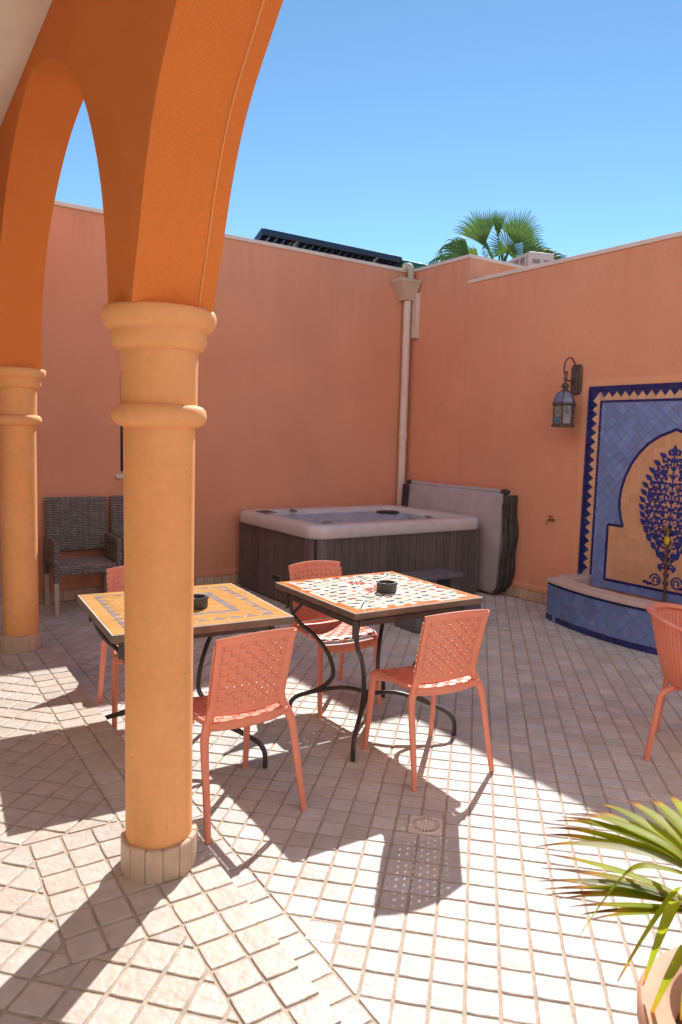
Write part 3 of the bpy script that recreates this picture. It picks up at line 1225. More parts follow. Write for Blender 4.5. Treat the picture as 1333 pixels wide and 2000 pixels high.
make_ashtray('round dark grey ashtray on the amber mosaic table, partly behind the column', (1.405, 3.308, TZ), .3)
make_ashtray('round dark grey ashtray in the middle of the white mosaic table', (2.485, 3.165, TZ), 0)


# ================================================================== WOVEN CHAIRS
def ribbon(b, pts, side, nrm, w, t):
    """closed thin band: pts centre line, side and nrm direction per point"""
    rings = []
    for p, s_, n_ in zip(pts, side, nrm):
        rings.append([p - s_ * w + n_ * t, p + s_ * w + n_ * t, p + s_ * w - n_ * t, p - s_ * w - n_ * t])
    b.loft(rings)


def back_pt(u, v):
    x = u * (.178 + .008 * v)
    y = -.128 - .072 * v - .012 * v * v - .030 * (1 - u * u)
    z = .475 + .330 * v + .015 * (1 - u * u) * v
    return Vector((x, y, z))


def seat_pt(u, v):
    x = u * (.203 - .022 * v)
    y = .212 - .375 * v
    z = .438 + .012 * u * u - .010 * sin(pi * v) * (1 - u * u)
    if v < .14:
        z -= .030 * (1 - v / .14) ** 2
    return Vector((x, y, z))


def surf_n(f, u, v, sgn=1):
    e = .01
    n = (f(u + e, v) - f(u - e, v)).cross(f(u, v + e) - f(u, v - e)).normalized()
    return n * sgn


def weave(parent, f, nu, nv, u0, u1, v0, v1, sgn, name, wrap):
    """nu straps running along v, nv straps running along u"""
    amp, t = .0021, .0009
    du, dv = (u1 - u0) / nu, (v1 - v0) / nv
    for k in range(nv):
        v = v0 + (k + .5) * dv
        hw_ = (f(0, v + dv / 2) - f(0, v - dv / 2)).length / 2 - .0031
        pts, sd_, nm = [], [], []
        us = []
        if wrap:
            us += [(-1.0, -.010), (-1.03, 0.0)]
        us += [(-.985, .004)] if wrap else [(u0, 0)]
        for i in range(nu):
            us.append((u0 + (i + .22) * du, amp * (1 if (i + k) % 2 else -1)))
            us.append((u0 + (i + .78) * du, amp * (1 if (i + k) % 2 else -1)))
        us += [(.985, .004)] if wrap else [(u1, 0)]
        if wrap:
            us += [(1.03, 0.0), (1.0, -.010)]
        for u, off in us:
            n_ = surf_n(f, max(-1, min(1, u)), v, sgn)
            pts.append(f(u, v) + n_ * off)
            sd_.append((f(u, v + .01) - f(u, v - .01)).normalized())
            nm.append(n_)
        b = B()
        ribbon(b, pts, sd_, nm, hw_, t)
        b.obj(name, m_chair, parent, smooth=True, angle=50)
    for k in range(nu):
        u = u0 + (k + .5) * du
        hw_ = (f(u + du / 2, .5) - f(u - du / 2, .5)).length / 2 - .0031
        pts, sd_, nm = [], [], []
        vs = [(v0 - .02, 0)]
        for i in range(nv):
            vs.append((v0 + (i + .22) * dv, amp * (-1 if (i + k) % 2 else 1)))
            vs.append((v0 + (i + .78) * dv, amp * (-1 if (i + k) % 2 else 1)))
        vs.append((v1 + .02, 0))
        for v, off in vs:
            n_ = surf_n(f, u, max(0, min(1, v)), sgn)
            pts.append(f(u, v) + n_ * off)
            sd_.append((f(u + .01, v) - f(u - .01, v)).normalized())
            nm.append(n_)
        b = B()
        ribbon(b, pts, sd_, nm, hw_, t)
        b.obj(name, m_chair, parent, smooth=True, angle=50)


def make_woven(label, loc, rz):
    t = thing('woven_chair', label, 'chair', loc, rz, 'coral woven plastic chairs')
    # backrest frame: top rail, side rails, bottom rail as one rounded frame
    b = B()
    for s_ in (-1, 1):
        pts, rr = [], []
        for k in range(9):
            v = -.02 + k / 8 * 1.02
            p = back_pt(s_ * .91, v)
            pts.append(p + Vector((0, -.004, 0)))
            rr.append(.0185)
        b.tube(pts, rr, 8, sq=.42, up=(1, 0, 0), rot=pi / 8)
    b.tube([back_pt(-1 + k / 8, 1.0) + Vector((0, -.003, -.010)) for k in range(17)], .0185, 8, sq=.45, up=(0, 0, 1), rot=pi / 8)
    b.tube([back_pt(-.95 + 1.9 * k / 12, .035) + Vector((0, -.003, 0)) for k in range(13)], .020, 8, sq=.35, up=(0, 0, 1), rot=pi / 8)
    fr_ = b.obj('backrest', m_chair, t, smooth=True, angle=60)
    weave(fr_, back_pt, 9, 10, -.82, .82, .095, .935, -1, 'back_strap', True)
    # seat
    b = B()
    rim = [seat_pt(-1 + k / 5, -.005) for k in range(11)] + [seat_pt(1, .1 + .1 * k) for k in range(10)] + [seat_pt(1 - k / 5, 1.0) for k in range(1, 10)] + [seat_pt(-1, 1 - .1 * k) for k in range(0, 10)]
    b.tube([p + Vector((0, 0, -.010)) for p in rim], .0125, 8, loop=True, sq=1.0)
    st = b.obj('seat', m_chair, t, smooth=True, angle=60)
    weave(st, seat_pt, 9, 9, -.93, .93, .06, .97, 1, 'seat_strap', False)
    b = B()
    b.tube([seat_pt(-1 + k / 5, -.01) + Vector((0, .002, -.022 - .012 * (1 - (-1 + k / 5) ** 2))) for k in range(11)], .017, 8, sq=.3)
    b.obj('front_apron', m_chair, t, smooth=True, angle=60)
    b = B()
    b.tube([(x, -.150 - .035 * (1 - (x / .18) ** 2), .432) for x in [-.178 + .0356 * k for k in range(11)]], .020, 8, sq=.45)
    b.obj('rear_apron', m_chair, t, smooth=True, angle=60)
    for s_ in (-1, 1):
        b = B()
        pts = catmull([(s_ * .190, .196, .428), (s_ * .198, .204, .36), (s_ * .204, .220, .2), (s_ * .211, .243, .0)], 4)
        n = len(pts)
        b.tube(pts, [.021 - .0075 * k / (n - 1) for k in range(n)], 8, sq=.82, up=(1, 0, 0), rot=pi / 8)
        b.obj('leg', m_chair, t, smooth=True, angle=50)
        b = B()
        pts = catmull([(s_ * .170, -.140, .520), (s_ * .174, -.143, .470), (s_ * .190, -.150, .432), (s_ * .207, -.163, .390), (s_ * .214, -.180, .310), (s_ * .221, -.212, .16), (s_ * .230, -.246, .0)], 4)
        n = len(pts)
        rr = [lerp_tab([(0, .013), (.15, .018), (.3, .023), (.42, .0205), (.6, .018), (1, .0140)], k / (n - 1)) for k in range(n)]
        b.tube(pts, rr, 8, sq=.72, up=(1, 0, 0), rot=pi / 8)
        b.obj('leg', m_chair, t, smooth=True, angle=50)
    return t


ch0 = make_woven('coral woven chair seen from behind at the white table, beside the floor drain', (2.372, 2.662, 0), radians(-5.5))
copy_tree(ch0, (1.352, 2.792, 0), radians(2.5), 'coral woven chair seen from behind at the amber table, next to the near column')
copy_tree(ch0, (2.437, 3.645, 0), radians(180 - 2.0), 'coral woven chair facing the viewer between the white table and the hot tub')
copy_tree(ch0, (1.385, 3.985, 0), radians(180 - 9), 'coral woven chair at the far side of the amber table, mostly behind the column')


# ---- slatted tub chair at the right edge
def make_barrel(label, loc, rz):
    t = thing('slatted_tub_chair', label, 'chair', loc, rz)
    RX, RY = .285, .272

    def rim_z(a):      # a = 0 front (+y), pi back
        return .655 + .100 * (.5 - .5 * cos(a)) ** 1.2

    def shell(a, s):   # s 0 bottom .. 1 rim
        zb = .405
        z = zb + (rim_z(a) - zb) * s
        k = .66 + .34 * s ** .75
        return Vector((RX * k * sin(a), RY * k * cos(a) - .0, z))
    a_lo, a_hi = radians(42), radians(318)
    rim = [shell(a_lo + (a_hi - a_lo) * k / 48, 1.0) for k in range(49)]
    b = B()
    b.tube(rim, .0125, 12, sq=2.1, up=(0, 0, 1))
    rm = b.obj('rim', m_chair, t, smooth=True, angle=60)
    n = 54
    for k in range(n):
        a = a_lo + (a_hi - a_lo) * (k + .5) / n
        pts = [shell(a, s / 7) for s in range(8)]
        # curve under the seat
        p0 = pts[0]
        pts = [Vector((p0.x * .80, p0.y * .80, .382)), Vector((p0.x * .93, p0.y * .93, .388))] + pts
        b = B()
        b.tube(pts, [.0062 + .0042 * min(1, i / 8) for i in range(len(pts))], 6, sq=.55, up=(sin(a + pi / 2), cos(a + pi / 2), 0))
        b.obj('slat', m_chair, t, smooth=True, angle=60)
    b = B()
    b.loft([[(RX * .66 * r * cos(2 * pi * k / 40), (RY * .72 * r) * sin(2 * pi * k / 40) + .02, z) for k in range(40)] for r, z in ((.2, .384), (.8, .384), (1.0, .392), (1.03, .404), (1.0, .416), (.8, .412), (.2, .404))])
    b.obj('seat', m_chair, t, smooth=True, angle=50)
    for sx in (-1, 1):
        for sy in (-1, 1):
            b = B()
            pts = catmull([(sx * .06, sy * .08, .372), (sx * .13, sy * .13, .372), (sx * .175, sy * .175, .350), (sx * .190, sy * .190, .27), (sx * .222, sy * .222, .0)], 4)
            b.tube(pts, .0155, 10)
            b.obj('leg', m_chair, t, smooth=True)
    return t


make_barrel('coral slatted tub chair cut off by the right edge of the picture', (3.662, 1.968, 0), radians(-153.4))


# ================================================================== WICKER ARMCHAIRS
def make_wicker(label, loc, rz):
    t = thing('wicker_armchair', label, 'armchair', loc, rz, 'grey wicker armchairs against the back wall')
    # local +y is the front
    T_ = Matrix.Translation((0, -.20, .50)) @ Matrix.Rotation(radians(-4), 4, 'X')
    T_b = Matrix.Translation((0, -.215, .50)) @ Matrix.Rotation(radians(5), 4, 'X')
    B().box(-.275, .275, -.025, .025, 0, .50, T=T_b).obj('backrest', m_wicker, t, bevel=.016, seg=3, smooth=True)
    B().box(-.245, .245, -.21, .265, .355, .43).obj('seat', m_wicker, t, bevel=.014, seg=3, smooth=True)
    for s_ in (-1, 1):
        b = B()
        x0, x1 = (-.295, -.245) if s_ < 0 else (.245, .295)
        b.box(x0, x1, .225, .275, .29, .655)
        b.obj('arm_post', m_wicker, t, bevel=.01, seg=2, smooth=True)
        b = B()
        b.box(x0, x1, -.235, .2245, .60, .655)
        b.obj('armrest', m_wicker, t, bevel=.01, seg=2, smooth=True)
        B().box(x0 + .005, x1 - .005, -.24, .2245, .43, .599).obj('arm_panel', m_wicker, t)
        B().box(x0, x1, -.272, -.224, .29, .54).obj('arm_post', m_wicker, t, bevel=.01)
        for y0 in (-.262, .235):
            B().box(x0 + .006, x1 - .006, y0, y0 + .035, 0, .292).obj('leg', m_wicker_leg, t, bevel=.003)
    return t


wk = make_wicker('grey wicker armchair against the back wall, seen between the two columns', (1.745, 6.73, 0), radians(180 - 3))
copy_tree(wk, (2.345, 6.74, 0), radians(180 - 2), 'grey wicker armchair under the window, mostly hidden behind the near column')

# ================================================================== HOT TUB
def rrect(x0, x1, y0, y1, r, inset=0.0, k=8):
    x0, x1, y0, y1 = x0 + inset, x1 - inset, y0 + inset, y1 - inset
    r = max(.02, r - inset * .55)
    pts = []
    for cx, cy, a0 in ((x1 - r, y0 + r, -pi / 2), (x1 - r, y1 - r, 0), (x0 + r, y1 - r, pi / 2), (x0 + r, y0 + r, pi)):
        for i in range(k + 1):
            a = a0 + pi / 2 * i / k
            pts.append((cx + r * cos(a), cy + r * sin(a)))
    return pts


SX0, SX1, SY0, SY1 = 3.40, 5.515, 5.40, 6.98
SPA = (SX0, SY0, 0)
W_, D_ = SX1 - SX0, SY1 - SY0
spa = thing('hot_tub', 'square hot tub with grey acrylic rim and dark plank sides in the corner', 'hot tub', SPA)
rings = []
for ins, z in ((.035, .696), (.004, .699), (-.006, .712), (-.007, .760), (-.002, .795), (.008, .813), (.026, .822), (.06, .825), (.150, .822), (.180, .814), (.198, .795), (.215, .755), (.26, .62), (.5, .60)):
    rings.append([(x, y, z) for x, y in rrect(0, W_, 0, D_, .17, ins)])
rim = B().loft(rings, caps=False).obj('rim', m_tub, spa, smooth=True, angle=70)
wp = rrect(0, W_, 0, D_, .24, .205)
wb = B()
NX, NY = 40, 30
vs, fs = [], []
for i in range(NX + 1):
    for j in range(NY + 1):
        # map the unit square on the rounded rectangle
        x, y = .205 + (W_ - .41) * i / NX, .205 + (D_ - .41) * j / NY
        vs.append((x, y, .768 + .004 * sin(x * 23 + y * 9) * sin(y * 31 - x * 7)))
for i in range(NX):
    for j in range(NY):
        a = i * (NY + 1) + j
        fs.append((a, a + NY + 1, a + NY + 2, a + 1))
wb.add(vs, fs).obj('water', m_water, spa, smooth=True)
rnd = random.Random(21)


def plank_run(p0, p1, nrm, n):
    p0, p1, nrm = Vector(p0), Vector(p1), Vector(nrm)
    d = (p1 - p0)
    L_ = d.length / n
    d.normalize()
    for k in range(n):
        t = .018 + rnd.uniform(-.0015, .0015)
        b = B().prism([(.0018, .02), (L_ - .0018, .02), (L_ - .0018, .699), (.0018, .699)], 0, t, ch=.0025)
        o = b.obj('plank', m_plank, spa)
        q = p0 + d * (L_ * k)
        o.matrix_local = Matrix(((d.x, 0, nrm.x, q.x), (d.y, 0, nrm.y, q.y), (0, 1, 0, 0), (0, 0, 0, 1)))


IN = .05
B().loft([[(x, y, z) for x, y in rrect(0, W_, 0, D_, .05, IN)] for z in (.0, .70)]).obj('cabinet', m_dark, spa)
plank_run((.23, IN, 0), (W_ - .09, IN, 0), (0, -1, 0), 20)
plank_run((IN, D_ - .09, 0), (IN, .19, 0), (-1, 0, 0), 13)
plank_run((W_ - IN, .09, 0), (W_ - IN, D_ - .09, 0), (1, 0, 0), 14)
# corner panels
for pts in ([(.012, .188), (.035, .09), (.10, .035), (.228, .012)], ):
    q = catmull([(x, y, 0) for x, y in pts], 5)
    for k in range(0, 15, 3):
        seg_ = q[k:k + 4]
        b = B()
        out = [(p.x, p.y) for p in seg_]
        inn = [(p.x + .018, p.y + .018) for p in reversed(seg_)]
        b.prism(out + inn, .02, .697, inset=.0008)
        b.obj('corner_plank', m_plank, spa)
for x0, x1, y0, y1 in ((W_ - .088, W_ - .030, .030, .088), (.030, .088, D_ - .088, D_ - .03)):
    B().box(x0, x1, y0, y1, .02, .697).obj('corner_plank', m_plank, spa, bevel=.012)
for k in range(2):
    b = B()
    b.lathe([(.009, 0), (.009, .003), (.0, .003)], 10, T=Matrix.Translation((.075 + .075 * k, .058 - .040 * k, .60)) @ Matrix.Rotation(radians(60 if k else 40), 4, 'Z') @ Matrix.Rotation(radians(90), 4, 'X'))
    b.obj('screw_cap', m_white, spa)
# control panel, filter lid, vent plate
cpn = B().box(.10, .24, 1.10, 1.30, .8235, .834).obj('control_panel', m_greyp, spa, bevel=.005)
B().box(.12, .22, 1.13, 1.27, .8345, .838).obj('display', m_dark, cpn)
B().loft([[(1.72 + .13 * r * cos(2 * pi * k / 28), 1.15 + .13 * r * sin(2 * pi * k / 28), z) for k in range(28)] for r, z in ((1, .76), (1, .782), (.9, .788), (.2, .788))]).obj('filter_lid', m_dark, spa, smooth=True)
for x, y in ((.30, .24), (1.30, .21), (1.55, .235), (.55, 1.30)):
    B().lathe([(.045, 0), (.045, .008), (.03, .012), (.0, .012)], 16, T=Matrix.Translation((x, y, .815)) @ Matrix.Rotation(.3, 4, 'X')).obj('jet_knob', m_greyp, spa, smooth=True, angle=50)
vp = B().box(-.006, .0, .62, .82, .19, .27, T=Matrix.Translation((.032, 0, 0))).obj('vent_plate', m_greyp, spa, bevel=.004)
for k in range(4):
    B().box(-.010, -.005, .645 + k * .042, .675 + k * .042, .205, .255, T=Matrix.Translation((.032, 0, 0))).obj('vent_slot', m_dark, vp)

# ---- spa steps
stp = thing('spa_steps', 'dark two tread plastic steps in front of the hot tub', 'steps', (3.885, 4.50, 0))
lo = B().loft([[(x, y, z) for x, y in rrect(0, .80, 0, .36, .07, i)] for i, z in ((.0, .0), (.0, .012), (-.006, .014), (-.006, .022), (.012, .026), (.03, .185))]).obj('lower_box', m_step, stp, smooth=True)
B().loft([[(x, y, z) for x, y in rrect(.01, .79, .01, .37, .07, i)] for i, z in ((.01, .186), (.0, .192), (.0, .206), (.012, .216), (.05, .218))]).obj('tread', m_step, stp, smooth=True)
B().loft([[(x, y, z) for x, y in rrect(.0, .84, .34, .66, .06, i)] for i, z in ((.01, .352), (-.002, .358), (-.002, .378), (.012, .390), (.05, .392))]).obj('tread', m_step, stp, smooth=True)
for x0 in (.04, .74):
    B().box(x0, x0 + .06, .42, .62, 0, .353).obj('leg', m_step, stp, bevel=.012)

# ---- folded cover leaning against the wall
cov = thing('tub_cover', 'folded grey vinyl hot tub cover leaning against the wall behind the tub', 'cover', (5.635, 5.24, 0))
T_c = Matrix.Translation((0, 0, .02)) @ Matrix.Rotation(radians(2.5), 4, 'Y')
b = B()
for x0, x1 in ((-.085, .005), (.012, .10)):
    rg = []
    for z, xi, yi in ((.0, .03, .06), (.02, .01, .02), (.10, .0, .0), (.6, -.006, -.008), (1.0, .0, .0), (1.05, .012, .012), (1.068, .03, .03)):
        rg.append([(x, y, z) for x, y in rrect(x0, x1, 0, 1.58, .035, 0, 4)] if False else [(x0 + xi + (x1 - x0 - 2 * xi) * u, yi + (1.58 - 2 * yi) * v + .004 * sin(z * 9 + v * 7), z) for u, v in
                  [(0, k / 14) for k in range(15)][::-1] + [(1, k / 14) for k in range(15)]])
    b.loft(rg, mi=0, T=T_c)
b.obj('panel', m_cover, cov, smooth=True, angle=55)
# dark skirts hanging at the near end, folded
for k, (x0, w2, off) in enumerate(((-.09, .06, -.03), (-.035, .065, -.05), (.035, .065, -.04))):
    b = B()
    rows = []
    for i in range(13):
        z = 1.05 - i * .086
        y = off - .045 * sin(pi * min(1, i / 12)) - .012 * sin(i * 1.3 + k)
        if i == 12:
            y += .06
        rows.append([Vector((x0 + w2 * u, y - .018 * sin(pi * u), z)) for u in (0, .25, .5, .75, 1)])
    back = [[p + Vector((0, .012, 0)) for p in r_] for r_ in rows]
    b.loft([r_ + bk[::-1] for r_, bk in zip(rows, back)], T=T_c)
    b.obj('skirt_fold', m_cover_d, cov, smooth=True, angle=60)
for k in range(2):
    b = B()
    p0 = Vector((-.10 + .13 * k, -.055, .98 - .02 * k))
    b.add([p0, p0 + Vector((.085, -.012, .01)), p0 + Vector((.075, -.02, -.13)), p0 + Vector((.015, -.016, -.10)),
           p0 + Vector((0, .008, 0)), p0 + Vector((.085, -.004, .01)), p0 + Vector((.075, -.012, -.13)), p0 + Vector((.015, -.008, -.10))],
          [(3, 2, 1, 0), (4, 5, 6, 7), (0, 1, 5, 4), (1, 2, 6, 5), (2, 3, 7, 6), (3, 0, 4, 7)])
    b.obj('corner_flap', m_cover_d, cov)
b = B()
b.tube([T_c @ Vector((-.045, -.01 + 1.6 * k / 8, 1.078 + .003 * sin(k))) for k in range(9)], .024, 8)
b.obj('edge_roll', m_cover, cov, smooth=True)
for y0 in (-.04, 1.50):
    b = B()
    b.tube([T_c @ Vector((-.045, y0 + .03 * k, 1.078)) for k in range(4)], [.024, .031, .031, .026], 8)
    b.obj('end_cap', m_cover_d, cov, smooth=True)
b = B()
b.add([(-.095, 1.50, .72), (-.095, 1.60, .72), (-.095, 1.60, 1.05), (-.095, 1.50, 1.05), (-.115, 1.50, .72), (-.115, 1.60, .72), (-.115, 1.60, 1.05), (-.115, 1.50, 1.05)],
      [(0, 1, 2, 3), (7, 6, 5, 4), (0, 4, 5, 1), (1, 5, 6, 2), (2, 6, 7, 3), (3, 7, 4, 0)], T=T_c)
b.obj('skirt_fold', m_cover_d, cov)
b = B()
for k in range(5):
    b.tube([(-.115, -.06 + .004 * k, 1.0 - .03 * k), (-.118, -.07 + .010 * (k % 2), .972 - .03 * k)], .004, 5)
b.obj('tie_cord', m_white, cov)

# ================================================================== RAINWATER PIPE
rp = thing('rain_pipe', 'pale rainwater downpipe with hopper head in the wall corner', 'drainpipe', (5.655, 6.985, 0))
B().lathe([(.046, .02), (.047, 3.30)], 20).obj('pipe', m_pipe, rp, smooth=True)
for z in (1.0, 2.15, 3.16):
    B().lathe([(.049, 0), (.051, .003), (.051, .018), (.049, .021)], 20, T=Matrix.Translation((0, 0, z))).obj('clamp', m_pipe, rp, smooth=True, angle=40)
B().lathe([(.050, 1.62), (.0525, 1.625), (.0525, 1.70), (.050, 1.705)], 20).obj('pipe_joint', m_pipe, rp, smooth=True, angle=40)
hx0, hx1, hy0, hy1 = -.215, .090, -.145, .070
rg = []
for x0, x1, y0, z in ((-.085, .060, -.065, 3.275), (-.09, .064, -.072, 3.30), (-.205, .082, -.135, 3.462), (-.215, .090, -.145, 3.468), (-.215, .090, -.145, 3.505), (-.20, .078, -.13, 3.505), (-.18, .06, -.11, 3.44)):
    rg.append([(x0, y0, z), (x1, y0, z), (x1, .072, z), (x0, .072, z)])
B().loft(rg).obj('hopper', m_hopper, rp, bevel=.004)
b = B()
b.tube(catmull([(.02, -.02, 3.47), (.02, -.02, 3.60), (.025, .0, 3.665), (.045, .07, 3.70), (.055, .14, 3.705)], 4), .040, 14)
b.obj('outlet_elbow', m_hopper, rp, smooth=True, angle=50)
tb = thing('cable_box', 'pale narrow trunking box on the wall beside the hopper', 'box', (WX, 6.86, 2.83))
B().box(-.055, -.0005, 0, .085, 0, .53).obj('trunking', m_pipe, tb, bevel=.004)
B().box(-.060, -.0555, .006, .079, .006, .524).obj('lid', m_hopper, tb, bevel=.002)

# ================================================================== LANTERN
# local x points out of the wall (towards the courtyard), local y along the wall
lt = thing('wall_lantern', 'ornate bronze wall lantern with stained glass beside the fountain', 'lantern', (WX, 4.515, 2.10), pi)
pl = [(-.045, -.01), (-.03, -.02), (.03, -.02), (.045, -.01), (.060, .02), (.060, .225), (.045, .26), (-.045, .26), (-.060, .225), (-.060, .02)]
Tp = Matrix(((0, 0, 1, 0), (1, 0, 0, 0), (0, 1, 0, 0), (0, 0, 0, 1)))
B().prism(pl, 0, .022, ch=.006, T=Tp).obj('backplate', m_lamp, lt)
B().prism([(-.022, .03), (.022, .03), (.022, .21), (-.022, .21)], .022, .034, ch=.005, T=Tp).obj('plate_boss', m_lamp, lt)
b = B()
sp = [(.03, 0, .20), (.05, 0, .27), (.10, 0, .315), (.155, 0, .305), (.190, 0, .255), (.195, 0, .19), (.178, 0, .155), (.155, 0, .155), (.150, 0, .175), (.163, 0, .186), (.172, 0, .178)]
b.tube(catmull(sp, 5), .0062, 8, sq=1.5)
b.obj('scroll_arm', m_lamp, lt, smooth=True)
b = B()
b.tube([(.034, 0, .10), (.10, 0, .105), (.165, 0, .105)], [.010, .007, .009], 8)
b.obj('arm', m_lamp, lt, smooth=True)
LX = .168
b = B()
b.lathe([(.006, .165), (.012, .150), (.012, .135), (.018, .128), (.018, .112), (.010, .104), (.012, .088), (.026, .070), (.036, .055), (.036, .045), (.022, .034), (.022, .022), (.034, .012), (.040, .006), (.01, .004)], 20, T=Matrix.Translation((LX, 0, 0)))
b.obj('finial', m_lamp, lt, smooth=True, angle=50)


def hexring(r, z, ph=pi / 6):
    return [(LX + r * cos(2 * pi * k / 6 + ph), r * sin(2 * pi * k / 6 + ph), z) for k in range(6)]


B().loft([hexring(.112, -.128), hexring(.118, -.122), hexring(.118, -.112), hexring(.104, -.102), hexring(.10, -.102)]).obj('eave', m_lamp, lt)
for k in range(6):
    prof = [(.100, -.102), (.094, -.070), (.080, -.038), (.060, -.012), (.036, .005)]
    a0, a1 = 2 * pi * k / 6 + pi / 6, 2 * pi * (k + 1) / 6 + pi / 6
    rows = [[(LX + r * cos(a), r * sin(a), z) for a in (a0 + .03, a1 - .03)] for r, z in prof]
    inner = [[(LX + (r - .004) * cos(a), (r - .004) * sin(a), z) for a in (a1 - .03, a0 + .03)] for r, z in prof]
    B().loft([x + y for x, y in zip(rows, inner)]).obj('roof_pane', m_glass_s, lt, smooth=True, angle=50)
    b = B()
    b.tube([(LX + (r + .001) * cos(a0), (r + .001) * sin(a0), z) for r, z in prof], .0055, 6)
    b.tube([(LX + .098 * cos(a0), .098 * sin(a0), -.128), (LX + .094 * cos(a0), .094 * sin(a0), -.305)], .0075, 6)
    b.obj('corner_bar', m_lamp, lt, smooth=True)
    p0 = Vector((LX + .095 * cos(a0), .095 * sin(a0), -.302))
    p1 = Vector((LX + .095 * cos(a1), .095 * sin(a1), -.302))
    d = (p1 - p0)
    nn = Vector((cos((a0 + a1) / 2), sin((a0 + a1) / 2), 0))
    b = B()
    Lg = d.length
    Tq = Matrix(((d.x / Lg, 0, nn.x, p0.x - nn.x * .004), (d.y / Lg, 0, nn.y, p0.y - nn.y * .004), (0, 1, 0, p0.z), (0, 0, 0, 1)))
    b.prism([(.010, .004), (Lg - .010, .004), (Lg - .010, .17), (.010, .17)], 0, .004, T=Tq)
    pane = b.obj('glass_pane', m_cloth_glass, lt)
    b = B()
    pol = [(.016, .012), (Lg - .02, .010), (Lg - .016, .075), (Lg * .45, .062), (.03, .10)] if k % 2 else [(.03, .10), (Lg * .6, .095), (Lg - .03, .13), (Lg * .55, .162), (.022, .155)]
    b.prism(pol, .0045, .0065, T=Tq)
    b.obj('blue_glass', m_glass_b, pane)
    b = B()
    for p_, q_ in (((.012, .05), (Lg * .5, .105)), ((Lg * .5, .105), (Lg - .012, .15)), ((Lg * .5, .105), (Lg * .35, .168)), ((.012, .13), (Lg * .5, .105))):
        b.tube([Tq @ Vector((p_[0], p_[1], .006)), Tq @ Vector((q_[0], q_[1], .006))], .0016, 4)
    b.obj('lead_line', m_lamp, pane)
B().loft([hexring(.100, -.304), hexring(.112, -.310), hexring(.116, -.322), hexring(.112, -.330), hexring(.09, -.330)]).obj('base_ring', m_lamp, lt)
B().loft([hexring(.10, -.131), hexring(.10, -.128)]).obj('head_ring', m_lamp, lt)


# ---- small tap on the wall
def tap_parts(t, s=1.0):
    b = B()
    b.tube([(0, 0, 0), (.035 * s, 0, 0), (.06 * s, 0, .002)], [.012 * s, .011 * s, .013 * s], 10)
    b.tube(catmull([(.055 * s, 0, 0), (.075 * s, 0, -.004), (.088 * s, 0, -.02), (.09 * s, 0, -.042)], 4), .0085 * s, 10)
    b.obj('spout', m_brass, t, smooth=True)
    b = B()
    b.tube([(.05 * s, 0, .005), (.05 * s, 0, .034 * s)], .007 * s, 8)
    b.tube([(.05 * s, -.024 * s, .036 * s), (.05 * s, .024 * s, .036 * s)], .006 * s, 8)
    b.obj('handle', m_brass, t, smooth=True)


tp = thing('wall_tap', 'small brass tap on the plain wall left of the fountain', 'tap', (WX, 4.70, .862), pi)
tap_parts(tp, 1.1)

# ================================================================== FOUNTAIN
YC = 3.464
PH = .896                                  # half width of the tiled panel
fp = thing('tiled_fountain', 'blue zellige wall fountain with curved basin and floral arch panel', 'fountain', (WX, YC, 0), pi)
# local: x out of the wall, y: local +y is world -y, so the left side in the picture is local y = -PH ... z up
T_F = Matrix(((0, 0, 1, 0), (1, 0, 0, 0), (0, 1, 0, 0), (0, 0, 0, 1)))     # polygon (y,z) extruded out of the wall
# smooth plaster band round the tiles
band = B()
for y0, y1, z0, z1 in ((-PH - .075, -PH - .001, .30, 2.215), (PH + .001, PH + .075, .30, 2.215), (-PH - .001, PH + .001, 2.150, 2.215)):
    band.prism([(y0, z0), (y1, z0), (y1, z1), (y0, z1)], .0005, .006, T=T_F)
band.obj('plaster_band', m_band, fp)
bed = B().prism([(-PH, .3), (PH, .3), (PH, 2.148), (-PH, 2.148)], .0005, .012, T=T_F).obj('mortar_bed', m_grout, fp)
rest = {}


def piece(name, poly, m, x0=.010, x1=.020, inset=.0012):
    if area(poly) < 0:
        poly = poly[::-1]
    if area(poly) < 4e-5:
        return
    c_ = centroid(poly)
    xt = x1 + RND.uniform(-.0006, .0006)
    if c_[0] < .02:
        B().prism(poly, x0, xt, T=T_F, inset=inset).obj(name, m, fp)
    else:
        rest.setdefault(m.name, (m, B()))[1].prism(poly, x0, xt, T=T_F, inset=inset)


# outer quarter-round trim
ZTOP = 2.148
n = 18
for k in range(n):
    z0, z1 = .36 + (ZTOP - .03 - .36) * k / n, .36 + (ZTOP - .03 - .36) * (k + 1) / n
    piece('trim_tile', [(-PH, z0), (-PH + .03, z0), (-PH + .03, z1), (-PH, z1)], m_nv, .008, .026)
    piece('trim_tile', [(PH - .03, z0), (PH, z0), (PH, z1), (PH - .03, z1)], m_nv, .008, .026)
n = 16
for k in range(n):
    y0, y1 = -PH + .03 + (2 * PH - .06) * k / n, -PH + .03 + (2 * PH - .06) * (k + 1) / n
    piece('trim_tile', [(y0, ZTOP - .03), (y1, ZTOP - .03), (y1, ZTOP), (y0, ZTOP)], m_nv, .008, .026)
piece('trim_tile', [(-PH + .001, ZTOP - .03), (-PH + .03, ZTOP - .03), (-PH + .03, ZTOP), (-PH + .012, ZTOP), (-PH + .001, ZTOP - .012)], m_nv, .008, .026)
